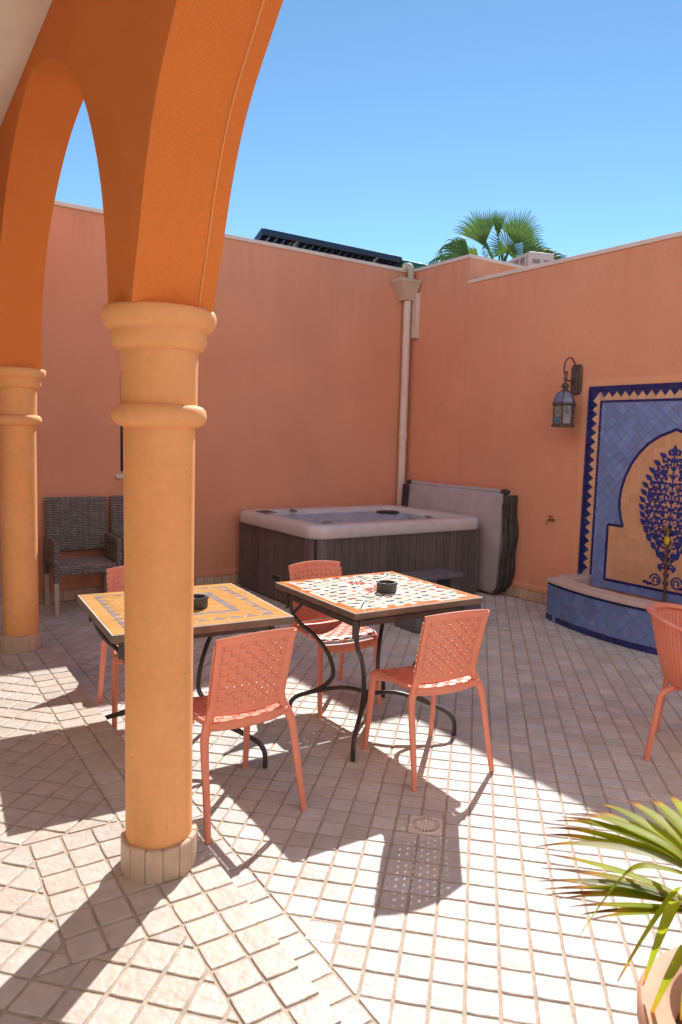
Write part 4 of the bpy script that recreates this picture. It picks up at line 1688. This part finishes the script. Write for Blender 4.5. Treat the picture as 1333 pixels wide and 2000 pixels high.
# navy strip and triangles
o1, o2, o3 = .030, .052, .130
n = 36
for k in range(n):
    z0, z1 = .40 + (ZTOP - o1 - .40) * k / n, .40 + (ZTOP - o1 - .40) * (k + 1) / n
    for s_ in (-1, 1):
        piece('strip_tile', [(s_ * (PH - o1), z0), (s_ * (PH - o2), z0), (s_ * (PH - o2), z1), (s_ * (PH - o1), z1)], m_nv)
n = 30
for k in range(n):
    y0, y1 = -PH + o2 + (2 * PH - 2 * o2) * k / n, -PH + o2 + (2 * PH - 2 * o2) * (k + 1) / n
    piece('strip_tile', [(y0, ZTOP - o2), (y1, ZTOP - o2), (y1, ZTOP - o1), (y0, ZTOP - o1)], m_nv)
zb, zt = .42, ZTOP - o3
n = 19
st_ = (zt - zb) / n
for k in range(n):
    z0 = zb + k * st_
    for s_ in (-1, 1):
        e0, e1, e2 = s_ * (PH - o2), s_ * (PH - o2 - .052), s_ * (PH - o3)
        piece('navy_triangle', [(e0, z0), (e1, z0 + st_ / 2), (e0, z0 + st_)], m_nv)
        piece('sand_tile', [(e1, z0 + st_ / 2), (e0, z0 + st_), (e1, z0 + st_ * 1.5), (e2, z0 + st_ * 1.5), (e2, z0 + st_ / 2)], m_cream)
yl = -PH + o3
n = 18
st_ = 2 * (PH - o3) / n
for k in range(n):
    y0 = yl + k * st_
    e0, e1, e2 = ZTOP - o2, ZTOP - o2 - .052, ZTOP - o3
    piece('navy_triangle', [(y0, e0), (y0 + st_, e0), (y0 + st_ / 2, e1)], m_nv)
    piece('sand_tile', [(y0 + st_ / 2, e1), (y0 + st_, e0), (y0 + st_ * 1.5, e1), (y0 + st_ * 1.5, e2), (y0 + st_ / 2, e2)] if k < n - 1 else [(y0 + st_ / 2, e1), (y0 + st_, e0), (y0 + st_, e2), (y0 + st_ / 2, e2)], m_cream)
for s_ in (-1, 1):
    piece('navy_corner', [(s_ * (PH - o2), ZTOP - o2), (s_ * (PH - o2), ZTOP - o3 - .0), (s_ * (PH - o2 - .02), ZTOP - o3 + .02), (s_ * (PH - o3 + .01), ZTOP - o2)], m_nv)
    piece('sand_tile', [(s_ * (PH - o2 - .022), ZTOP - o3 + .018), (s_ * (PH - o3 + .012), ZTOP - o2 - .004), (s_ * (PH - o3), ZTOP - o3)], m_cream)
# inner navy strip
n = 22
o4 = .152
for k in range(n):
    z0, z1 = .40 + (ZTOP - o3 - .40) * k / n, .40 + (ZTOP - o3 - .40) * (k + 1) / n
    for s_ in (-1, 1):
        piece('strip_tile', [(s_ * (PH - o3), z0), (s_ * (PH - o4), z0), (s_ * (PH - o4), z1), (s_ * (PH - o3), z1)], m_nv)
n = 20
for k in range(n):
    y0, y1 = -PH + o4 + 2 * (PH - o4) * k / n, -PH + o4 + 2 * (PH - o4) * (k + 1) / n
    piece('strip_tile', [(y0, ZTOP - o4), (y1, ZTOP - o4), (y1, ZTOP - o3), (y0, ZTOP - o3)], m_nv)
# arch outline (local y, z), half then mirrored
AH = [(.602, .385), (.602, .893), (.445, .893)]
arcp = [(.445, .893), (.472, .96), (.492, 1.05), (.497, 1.13), (.485, 1.23), (.455, 1.34), (.405, 1.45), (.335, 1.55), (.25, 1.635), (.15, 1.70), (.06, 1.735), (0, 1.760)]
arch_up = [(-y, z) for y, z in arcp] + [(y, z) for y, z in arcp[::-1][1:]]     # left foot .. apex .. right foot (clockwise)
up_ccw = arch_up[::-1]
lowr = [(-.602, .385), (.602, .385), (.602, .893), (-.602, .893)]
# blue diagonal field
BP = .074
yi, zi0, zi1 = PH - o4, .30, ZTOP - o4
frame = [(-yi, zi0), (yi, zi0), (yi, zi1), (-yi, zi1)]
for i in range(-30, 31):
    for j in range(-30, 31):
        cy, cz = (i - j) * BP * .7071, 1.2 + (i + j) * BP * .7071
        h_ = BP * .7071
        pg = [(cy, cz - h_), (cy + h_, cz), (cy, cz + h_), (cy - h_, cz)]
        pg = clip_convex(pg, frame)
        if len(pg) < 3:
            continue
        for q1 in subtract_convex(pg, lowr):
            for q2 in subtract_convex(q1, up_ccw):
                if area(q2) > 2e-4:
                    piece('blue_tile', q2, m_blue, .010, .0185, .0007)
# ochre field of the arch
for region, tag_ in ((lowr, 0), (up_ccw, 1)):
    for i in range(-7, 7):
        for j in range(0, 16):
            y0, z0 = i * .1, .385 + j * .1016
            pg = clip_convex([(y0, z0), (y0 + .1, z0), (y0 + .1, z0 + .1016), (y0, z0 + .1016)], region)
            if len(pg) > 2 and area(pg) > 3e-4:
                piece('ochre_tile', pg, m_field, .010, .0185, .0006)


# navy outline strips
def strip_along(pts, w, name='outline_tile'):
    for (a0, b0), (a1, b1) in zip(pts, pts[1:]):
        L_ = hypot(a1 - a0, b1 - b0)
        k = max(1, round(L_ / .075))
        for i in range(k):
            p = (a0 + (a1 - a0) * i / k, b0 + (b1 - b0) * i / k)
            q = (a0 + (a1 - a0) * (i + 1) / k, b0 + (b1 - b0) * (i + 1) / k)
            nx, ny = -(q[1] - p[1]), q[0] - p[0]
            l = hypot(nx, ny)
            nx, ny = nx / l * w, ny / l * w
            piece(name, [(p[0] - nx, p[1] - ny), (q[0] - nx, q[1] - ny), (q[0] + nx, q[1] + ny), (p[0] + nx, p[1] + ny)], m_nv, .012, .0215, .0004)


strip_along([(-.602, .385), (-.602, .893), (-.445, .893)], .0125)
strip_along(arch_up, .0125)
strip_along([(.445, .893), (.602, .893), (.602, .385)], .0125)
strip_along([(-.602, .385), (.602, .385)], .0125)
for nm, (m_, b_) in rest.items():
    b_.obj('tile_field', m_, fp, kind='stuff', label='tiles of the right half of the fountain panel')

# painted tree of life, inlaid navy shapes
tree = B()
rt = random.Random(5)
rt2 = random.Random(6)


def flat(poly, x=.0222):
    if area(poly) < 0:
        poly = poly[::-1]
    for s_ in (-1, 1):
        pg = [(s_ * y, z) for y, z in poly]
        if area(pg) < 0:
            pg = pg[::-1]
        tree.prism(pg, .0175, x + rt2.uniform(0, .0016), T=T_F)


def leaf(y, z, a, L_, w_):
    pts = []
    for t, k in ((0, 0), (.25, .8), (.5, 1), (.75, .6), (1, 0), (.75, -.6), (.5, -1), (.25, -.8)):
        pts.append((y + L_ * t * cos(a) - w_ * k * sin(a), z + L_ * t * sin(a) + w_ * k * cos(a)))
    flat(pts)


def curl(cy, cz, r, a0, a1, w_, n=10):
    o_ = [(cy + (r + w_) * cos(a0 + (a1 - a0) * k / n), cz + (r + w_) * sin(a0 + (a1 - a0) * k / n)) for k in range(n + 1)]
    i_ = [(cy + (r - w_) * cos(a0 + (a1 - a0) * k / n), cz + (r - w_) * sin(a0 + (a1 - a0) * k / n)) for k in range(n, -1, -1)]
    for k in range(n):
        flat([o_[k], o_[k + 1], i_[n - k - 1], i_[n - k]])


def flower(y, z, r):
    for k in range(5):
        a = 2 * pi * k / 5 + .3
        leaf(y + r * .25 * cos(a), z + r * .25 * sin(a), a, r * .85, r * .38)


wtab = [(.42, .02), (.60, .06), (.68, .12), (.78, .20), (.92, .265), (1.08, .290), (1.25, .265), (1.38, .21), (1.48, .145), (1.56, .075), (1.62, .01)]
z = .66
while z < 1.56:            # outer leaves on the contour
    wy = lerp_tab(wtab, z)
    leaf(-wy + .045, z, pi - .75 + (z - 1.1) * .5, .085, .022)
    leaf(-wy + .085, z - .02, pi - .35, .05, .013)
    leaf(-wy + .075, z + .018, pi - 1.25, .055, .012)
    z += .066
z = .68
row = 0
while z < 1.52:
    wy = lerp_tab(wtab, z) - .055
    y = .045 + (row % 2) * .03
    while y < wy:
        r_ = rt.random()
        if r_ < .38:
            flower(-y, z, .036)
        elif r_ < .6:
            leaf(-y + .02, z - .02, pi * .7, .075, .019)
            leaf(-y - .01, z - .01, pi * .3, .055, .016)
        else:
            curl(-y, z, .024, rt.uniform(0, 2), rt.uniform(4, 5.6), .0075)
            leaf(-y, z, rt.uniform(0, 6), .02, .009)
        y += .052
    z += .050
    row += 1
for z0 in [.40 + .07 * k for k in range(17)]:     # stem
    flat([(-.006, z0), (.001, z0), (.001, z0 + .07), (-.006, z0 + .07)])
    leaf(-.006, z0 + .03, pi * .62, .05, .010)
curl(-.10, .47, .048, -2.6, 3.2, .0065, 14)
curl(-.095, .468, .024, -1, 4.2, .0065, 10)
curl(-.19, .415, .03, -.2, 2.2, .006, 8)
leaf(-.11, .425, pi * .97, .12, .011)
leaf(-.05, .55, pi * .65, .07, .016)
leaf(-.045, .66, pi * .6, .07, .016)
flower(-.035, .60, .03)
flower(-.03, 1.565, .03)
leaf(-.002, 1.57, pi / 2, .06, .016)
tree.obj('painted_tree', m_royal, fp, label='navy tree of life arabesque painted on the ochre arch')

# tap, valve and hose pipe in front of the arch
b = B()
b.tube([(.045, .015, .30), (.045, .010, .55), (.047, .004, .80)], .011, 10)
b.obj('riser_pipe', m_rust, fp, smooth=True)
b = B()
b.tube([(.046, .003, .792), (.046, .003, .81), (.046, .003, .835), (.046, .003, .855)], [.015, .022, .022, .017], 12)
b.obj('hose_connector', m_yellow, fp, smooth=True, angle=40)
b = B()
b.tube([(.046, .003, .852), (.046, .003, .90)], .016, 10)
b.tube([(.0, -.004, .905), (.03, -.004, .908), (.06, -.004, .905)], [.02, .022, .018], 10)
b.tube([(.046, -.045, .915), (.046, .03, .915)], .014, 10)
b.tube([(.046, -.004, .925), (.046, -.004, .96)], .008, 8)
b.obj('tap_body', m_brass, fp, smooth=True, angle=50)

# ---- basin: curved front (arc), tiled, marble coping
CH_Y, X_C, X_E = .905, .625, .435           # half length, projection in the middle and at the ends
sag = X_C - X_E
RAD = (CH_Y ** 2 + sag ** 2) / (2 * sag)
A_M = math.asin(CH_Y / RAD)


def arc_pt(s, off=0.0):                      # s in [-1,1]
    a = A_M * s
    return (X_C - RAD + (RAD + off) * cos(a), (RAD + off) * sin(a))


ARC = RAD * A_M * 2
bs = B()
rings = []
for z in (0, .345):
    out = [arc_pt(-1 + 2 * k / 40, -.012) for k in range(41)]
    inn = [arc_pt(-1 + 2 * k / 40, -.14) for k in range(40, -1, -1)]
    rings.append([(x, y, z) for x, y in out] + [(x, y + (.12 if y < -.8 else (-.12 if y > .8 else 0)) * 0, z) for x, y in inn])
bs.loft(rings)
bs.obj('basin_wall', m_marble, fp)
for s_ in (-1, 1):
    x_e, y_e = arc_pt(s_, -.012)
    B().box(0.0005, x_e - .0, min(y_e, y_e - s_ * .13), max(y_e, y_e - s_ * .13), 0, .344).obj('basin_end', m_marble, fp)
B().box(.02, .50, -.78, .78, .0, .16).obj('basin_floor', m_bluef, fp)


def on_front(pg, m, name, t=.010, parent=fp, inset=.0008):
    """pg in (arc length, z)"""
    if area(pg) < 0:
        pg = pg[::-1]
    pg = inset_poly(pg, inset)
    t += RND.uniform(-.001, .001)
    f = lambda s, z, o: (*arc_pt(2 * s / ARC, o), z)
    n = len(pg)
    vs = [f(s, z, -.012) for s, z in pg] + [f(s, z, -.012 + t) for s, z in pg]
    fs = [(i, (i + 1) % n, n + (i + 1) % n, n + i) for i in range(n)] + [tuple(range(n, 2 * n))]
    B().add(vs, fs).obj(name, m, parent)


frame2 = [(-ARC / 2, .052), (ARC / 2, .052), (ARC / 2, .322), (-ARC / 2, .322)]
BP2 = .078
for i in range(-24, 25):
    for j in range(-24, 25):
        cs_, cz = (i - j) * BP2 * .7071, .18 + (i + j) * BP2 * .7071
        h_ = BP2 * .7071
        pg = clip_convex([(cs_, cz - h_), (cs_ + h_, cz), (cs_, cz + h_), (cs_ - h_, cz)], frame2)
        if len(pg) > 2 and area(pg) > 3e-4 and cs_ < .55:
            on_front(pg, m_bluef, 'basin_tile')
n = 19
for k in range(n):
    s0, s1 = -ARC / 2 + ARC * k / n, -ARC / 2 + ARC * (k + 1) / n
    on_front([(s0, .0), (s1, .0), (s1, .050), (s0, .050)], m_nv, 'plinth_tile', .013)
n = 38
for k in range(n):
    s0, s1 = -ARC / 2 + ARC * k / n, -ARC / 2 + ARC * (k + 1) / n
    if s0 < .6:
        on_front([(s0, .323), (s1, .323), (s1, .345), (s0, .345)], m_nv, 'strip_tile', .010)
on_front([(-.285, .115), (-.262, .118), (-.272, .142)], m_cream, 'chip', .0125, inset=.0)
# marble coping in four curved slabs and two end slabs
for k in range(4):
    rings = []
    s0, s1 = -1 + .5 * k + .002, -.5 + .5 * k - .002
    for ins, z in ((.006, .347), (0, .352), (0, .380), (.006, .385)):
        out = [arc_pt(s0 + (s1 - s0) * i / 10, .018 - ins) for i in range(11)]
        inn = [arc_pt(s0 + (s1 - s0) * i / 10, -.165 + ins) for i in range(10, -1, -1)]
        rings.append([(x, y, z) for x, y in out + inn])
    B().loft(rings).obj('coping_slab', m_marble, fp)
for s_ in (-1, 1):
    y0, y1 = sorted((s_ * (CH_Y + .02), s_ * (CH_Y - .15)))
    B().box(.027, X_E - .16, y0, y1, .347, .385).obj('coping_slab', m_marble, fp, bevel=.004)

# ================================================================== FLOOR DRAIN
dr = thing('floor_drain', 'pale plastic floor drain with round slotted grate among the tiles', 'drain', (DRN[0], DRN[1], 0), GA)
dr.scale = (1.32, 1.32, 1)
b = B()
n = 40
outer = []
for k in range(n):
    a = 2 * pi * (k + .5) / n
    m_ = max(abs(cos(a)), abs(sin(a)))
    outer.append((.053 / m_ * cos(a), .053 / m_ * sin(a)))
rings = [[(x, y, -.008) for x, y in outer], [(x, y, .0) for x, y in outer], [(.0505 * cos(2 * pi * (k + .5) / n), .0505 * sin(2 * pi * (k + .5) / n), .001) for k in range(n)],
         [(.0485 * cos(2 * pi * (k + .5) / n), .0485 * sin(2 * pi * (k + .5) / n), .003) for k in range(n)], [(.045 * cos(2 * pi * (k + .5) / n), .045 * sin(2 * pi * (k + .5) / n), .003) for k in range(n)],
         [(.045 * cos(2 * pi * (k + .5) / n), .045 * sin(2 * pi * (k + .5) / n), -.012) for k in range(n)]]
b.loft(rings, caps=False)
b.obj('frame', m_rail, dr)
b = B()
b.lathe([(.0, .003), (.028, .003), (.028, -.0035)][::-1], 32)
for k in range(20):
    a = 2 * pi * k / 20
    b.box(.027, .0455, -.0026, .0026, -.0035, .0028, T=Matrix.Rotation(a, 4, 'Z'))
b.obj('grate', m_rail, dr)
B().lathe([(.0447, -.0048), (.0447, -.0043), (.0, -.0043)], 24).obj('sump', m_dark, dr)

# ================================================================== POTTED FAN PALM (right foreground)
def blade(pts, w0, shift, fold=.35, tipw=.12, n=20):
    """folded leaf segment through the control points"""
    q = catmull([Vector(p) for p in pts], max(2, n // (len(pts) - 1)))
    b = B()
    N_ = len(q)
    rows = []
    for i, p in enumerate(q):
        t = i / (N_ - 1)
        d = (q[min(i + 1, N_ - 1)] - q[max(i - 1, 0)]).normalized()
        s_ = d.cross(Vector((0, 0, 1)))
        if s_.length < 1e-3:
            s_ = Vector((1, 0, 0))
        s_.normalize()
        up = s_.cross(d)
        w_ = w0 * (.45 + 1.1 * t if t < .5 else 1.0) * (1 - max(0, (t - .55) / .45) ** 1.1 * (1 - tipw))
        rows.append((p - s_ * w_ + up * w_ * fold, p, p + s_ * w_ + up * w_ * fold))
    for r_ in rows:
        b.v += [r_[0], r_[1], r_[2]]
    for i in range(N_ - 1):
        o_ = 3 * i
        b.f += [[o_, o_ + 1, o_ + 4, o_ + 3], [o_ + 1, o_ + 2, o_ + 5, o_ + 4]]
        b.m += [0, 0]
    b.along = [i / (N_ - 1) for i in range(N_) for _ in range(3)]
    return b


POT = Vector((1.52, .60, 0))
pot = thing('potted_palm', 'fan palm with brown leaf tips in a terracotta pot at lower right', 'plant', POT)
pb = B().lathe([(.0, .0), (.17, .0), (.18, .01), (.205, .20), (.228, .36), (.232, .385), (.258, .392), (.268, .405), (.270, .435), (.262, .448), (.215, .452), (.205, .445), (.198, .40), (.190, .36), (.0, .36)], 48)
pt = pb.obj('pot', m_terra, pot, smooth=True, angle=40)
B().lathe([(.194, .362), (.194, .372), (.10, .385), (.0, .39)], 32).obj('soil', m_soil, pot, smooth=True)
rp_ = random.Random(3)
hub1 = on_z(1395, 1728, .80)
hub2 = on_z(1405, 1800, .70)
hub3 = on_z(1380, 1800, .74)


def petiole(hub, parent):
    b = B()
    base = POT + Vector((rp_.uniform(-.03, .03), rp_.uniform(-.03, .03), .36))
    mid = (base + hub) / 2 + Vector((.02, -.05, .06))
    b.tube([p - POT for p in catmull([base, mid, hub], 6)], .007, 7)
    return b.obj('frond', m_leaf, parent, smooth=True)


def seg(fr_, pts, w_, m_, shift=0.0, fold=.35, tipw=.12):
    b = blade([Vector(p) - POT for p in pts], w_, shift, fold, tipw)
    o = b.obj('leaflet', m_, fr_, smooth=True, angle=50)
    at = o.data.attributes.new('along', 'FLOAT', 'POINT')
    at.data.foreach_set('value', [a_ + shift for a_ in b.along])


G3, Y3, P3 = m_blade
f1 = petiole(hub1, pot)
tips1 = [(1046, 1655), (1052, 1632), (1062, 1618), (1074, 1604), (1092, 1596), (1113, 1589), (1137, 1581), (1163, 1569), (1210, 1561), (1256, 1556), (1302, 1552), (1352, 1556), (1400, 1570), (1450, 1600)]
for k, (x, y) in enumerate(tips1):
    tz = .745 + .006 * k + rp_.uniform(-.012, .012)
    tip = on_z(x, y, tz)
    mid = hub1.lerp(tip, .5) + Vector((0, 0, .030 + rp_.uniform(-.008, .008)))
    seg(f1, (hub1, hub1.lerp(mid, .5) + Vector((0, 0, .012)), mid, mid.lerp(tip, .55) + Vector((0, 0, .008)), tip), .0150, G3 if k else P3, rp_.uniform(-.06, .06), tipw=.10)
f2 = petiole(hub2, pot)
tips2 = [(1062, 1668), (1052, 1696), (1050, 1722), (1058, 1738), (1070, 1748), (1088, 1757), (1112, 1772), (1132, 1788), (1150, 1798)]
for k, (x, y) in enumerate(tips2):
    tip = on_z(x, y, .64 - .008 * k + rp_.uniform(-.01, .01))
    mid = hub2.lerp(tip, .5) + Vector((0, 0, .022 + rp_.uniform(-.01, .01)))
    seg(f2, (hub2, hub2.lerp(mid, .5) + Vector((0, 0, .01)), mid, mid.lerp(tip, .55) + Vector((0, 0, .004)), tip), .0125, (G3, Y3, P3, G3, Y3, P3, G3, Y3, G3)[k], rp_.uniform(-.05, .07), tipw=.10)
f3 = petiole(hub3, pot)
for bend, tip, z0, z1 in (((1238, 1700), (1130, 1834), .795, .60), ((1332, 1735), (1208, 1918), .80, .50), ((1322, 1765), (1257, 1926), .78, .47), ((1345, 1850), (1262, 2010), .72, .38), ((1360, 1800), (1330, 2010), .74, .36), ((1480, 1760), (1560, 1850), .80, .55), ((1420, 1860), (1440, 2050), .74, .40)):
    pb_, pt_ = on_z(*bend, z0), on_z(*tip, z1)
    h0 = hub3 if bend[0] > 1240 else hub1
    seg(f3, (h0, h0.lerp(pb_, .6) + Vector((0, 0, .012)), pb_, pb_.lerp(pt_, .5) + Vector((0, 0, .012)), pt_), .0120, G3, rp_.uniform(-.16, -.08), tipw=.15)


# ================================================================== PALM TREE BEHIND THE WALL
def fan_leaf(hub, axis, face, L_, spread, n, droop, rnd):
    n = int(n * 1.25)
    axis = axis.normalized()
    side = axis.cross(face).normalized()
    b = B()
    for k in range(n):
        a = spread * (-1 + 2 * (k + .5) / n)
        d = (axis * cos(a) + side * sin(a)).normalized()
        l = L_ * (.78 + .22 * cos(a)) * rnd.uniform(.92, 1.06)
        fw = face * (.05 * l)
        p1 = hub + d * (l * .35) + fw
        p2 = hub + d * (l * .68) + fw * .6 + Vector((0, 0, -droop * .12 * l))
        p3 = hub + d * (l * (1.0 - .18 * droop)) + Vector((0, 0, -droop * rnd.uniform(.25, .6) * l)) + side * rnd.uniform(-.02, .02)
        q = catmull([hub, p1, p2, p3], 3)
        N_ = len(q)
        rows = []
        for i, p in enumerate(q):
            t = i / (N_ - 1)
            dd = (q[min(i + 1, N_ - 1)] - q[max(i - 1, 0)]).normalized()
            s_ = dd.cross(face).normalized()
            w_ = L_ * .021 * (.25 + 1.5 * t if t < .5 else 1.0) * (1 - max(0, (t - .5) / .5) * .93)
            rows.append((p - s_ * w_, p + face * w_ * .5, p + s_ * w_))
        for i in range(N_ - 1):
            b.add([*rows[i], *rows[i + 1]], [(0, 1, 4, 3), (1, 2, 5, 4)])
    return b


PT_ = Vector((10.05, 9.75, 0))
palm = thing('palm_tree', 'fan palm tree showing its green crown above the wall', 'palm tree', PT_)
tk = B()
tk.tube([(0, 0, 0), (.05, .02, 1.5), (.02, .0, 3.2), (0, 0, 4.75)], [.24, .19, .17, .15], 14)
tk.obj('trunk', m_trunk, palm, smooth=True)
rv, uv, tv = Vector((CR.x, CR.y, 0)).normalized(), Vector((0, 0, 1)), Vector((-CF.x, -CF.y, 0)).normalized()
CRN = Vector((0, 0, 4.80))
rk = random.Random(8)
for hx, hz, ht, ax, az, at_, L_, spr, nn, dr_, fc in (
        (.05, .18, .32, .10, .55, .50, .66, 2.2, 30, .35, (.0, .25, .97)),
        (.22, .42, .05, .30, .95, .10, .72, 1.15, 24, .25, (.25, -.1, .97)),
        (-.32, .36, .05, -.38, .92, .10, .78, .75, 20, .30, (-.2, .1, .97)),
        (-.05, .55, -.10, -.05, 1.0, .0, .52, .35, 12, .10, (0, 0, 1)),
        (-.58, .06, .15, -.85, .42, .10, .86, .95, 26, .85, (-.1, .45, .88)),
        (-.66, -.10, .2, -.95, .10, .15, .95, .95, 26, .8, (.0, .75, .65)),
        (.66, -.0, -.1, .95, .30, -.05, .95, .95, 26, .5, (.1, .6, .78)),
        (.35, .05, .22, .55, .15, .50, .62, 1.5, 22, .8, (.35, .35, .86)),
        (-.22, .08, .28, -.35, .2, .60, .60, 1.5, 22, .8, (-.25, .35, .9)),
        (.12, .10, -.4, .2, .6, -.7, .75, 1.4, 22, .5, (0, .6, -.8)),
        (-.3, .05, -.4, -.5, .4, -.7, .75, 1.4, 22, .5, (0, .6, -.8)),
        (.45, .25, -.2, .75, .60, -.2, .70, .9, 18, .5, (.1, .2, .97))):
    hub = CRN + rv * hx + uv * hz + tv * ht
    face = (rv * fc[0] + uv * fc[1] + tv * fc[2]).normalized()
    b = fan_leaf(hub, rv * ax + uv * az + tv * at_, face, L_, spr, nn, dr_, rk)
    b.tube([CRN + Vector((0, 0, -.15)), CRN.lerp(hub, .6) + Vector((0, 0, .02)), hub], [.022, .015, .010], 6)
    b.obj('frond', m_frond, palm, smooth=True, angle=60)

# ================================================================== AIR CONDITIONER ON THE ROOF
AC = Vector((7.16, 6.46, 3.40))
ac = thing('air_conditioner', 'white rooftop air conditioner with side grille behind the low wall', 'air conditioner', AC, radians(-17.6))
# local y runs along the long grille face (which faces local -x), end panel faces local -y
B().box(0, .36, 0, .80, .04, .60).obj('case', m_white, ac, bevel=.012)
for x in (.04, .28):
    B().box(x, x + .05, .05, .75, .0, .04).obj('foot', m_steel, ac)
B().box(-.010, .0, .05, .76, .07, .57).obj('grille_backing', m_steel, ac)
for k in range(6):
    B().box(-.024, -.0105, .05 + k * .1395, .0625 + k * .1395, .07, .57).obj('grille_bar', m_white, ac)
for k in range(4):
    B().box(-.022, -.0105, .063, .747, .07 + k * .16, .082 + k * .16).obj('grille_rail', m_white, ac)
for k in range(2):
    for j in range(4):
        B().box(.05 + k * .16, .15 + k * .16, -.004, -.0005, .16 + j * .10, .21 + j * .10).obj('vent_slot', m_steel, ac)

# ================================================================== SOLAR COLLECTOR BEHIND THE BACK WALL
slr = thing('solar_collector', 'dark blue solar tube collector tilted on the roof behind the back wall', 'solar collector', (4.20, 8.0, 3.30))
Z0 = .700
XL = 2.12
B().box(0, XL, -.045, .045, Z0, Z0 + .075).obj('manifold', m_solar, slr, bevel=.01)
dn = Vector((0, 1.25, -.55)).normalized()
n = 20
for k in range(n):
    x = .07 + (XL - .14) * k / (n - 1)
    b = B()
    b.tube([Vector((x, .02, Z0 + .01)) + dn * s_ for s_ in (0, .9)], .0405, 8)
    b.obj('tube', m_solar_t, slr, smooth=True)
for x in (-.012, XL):
    T_s = Matrix.Translation((x, .0, Z0 + .02)) @ Matrix.Rotation(-atan2(.55, 1.25), 4, 'X')
    B().box(0, .012, -.04, 1.0, -.035, .045, T=T_s).obj('side_rail', m_solar, slr)
for x in (.43, 1.66):
    b = B()
    b.tube([(x, .0, 0), (x + .02, -.01, Z0 - .02)], .014, 6)
    b.tube([(x - .035, -.055, Z0 - .075), (x + .035, -.055, Z0 - .01)], .011, 6)
    b.obj('bracket', m_steel, slr)
for x in (.1, XL - .1):
    b = B()
    p = Vector((x, .02, Z0 + .01)) + dn * .9
    b.tube([(x, p.y, 0), p], .014, 6)
    b.obj('rear_leg', m_steel, slr)
b = B().box(0, XL, -.03, .03, -.04, .02, T=Matrix.Translation(Vector((0, .02, Z0 - .02)) + dn * .92))
b.obj('foot_rail', m_solar, slr)
tint_end = thing('flare_tinted_end', 'right end of the solar collector at the roof corner, lens flare tint put into its green colour', 'collector end', (6.33, 8.0, 3.40))  # collector's right end built separately, its green is lens flare put into colour
B().box(.0, .62, -.04, .04, .560, .640).obj('front_beam', m_solar_g, tint_end, bevel=.008)
for k in range(6):
    b = B()
    b.tube([Vector((.05 + k * .10, .02, .58)) + dn * s_ for s_ in (0, .7)], .042, 8)
    b.obj('slat', m_solar_g, tint_end, smooth=True)
for x in (.05, .55):
    B().box(x, x + .03, -.015, .015, 0, .56).obj('post', m_solar_g, tint_end)
structure(B().box(5.96, 9.5, 8.62, 13, 3.1, 3.30).obj('roof', m_ground), 'flat roof behind the corner block')
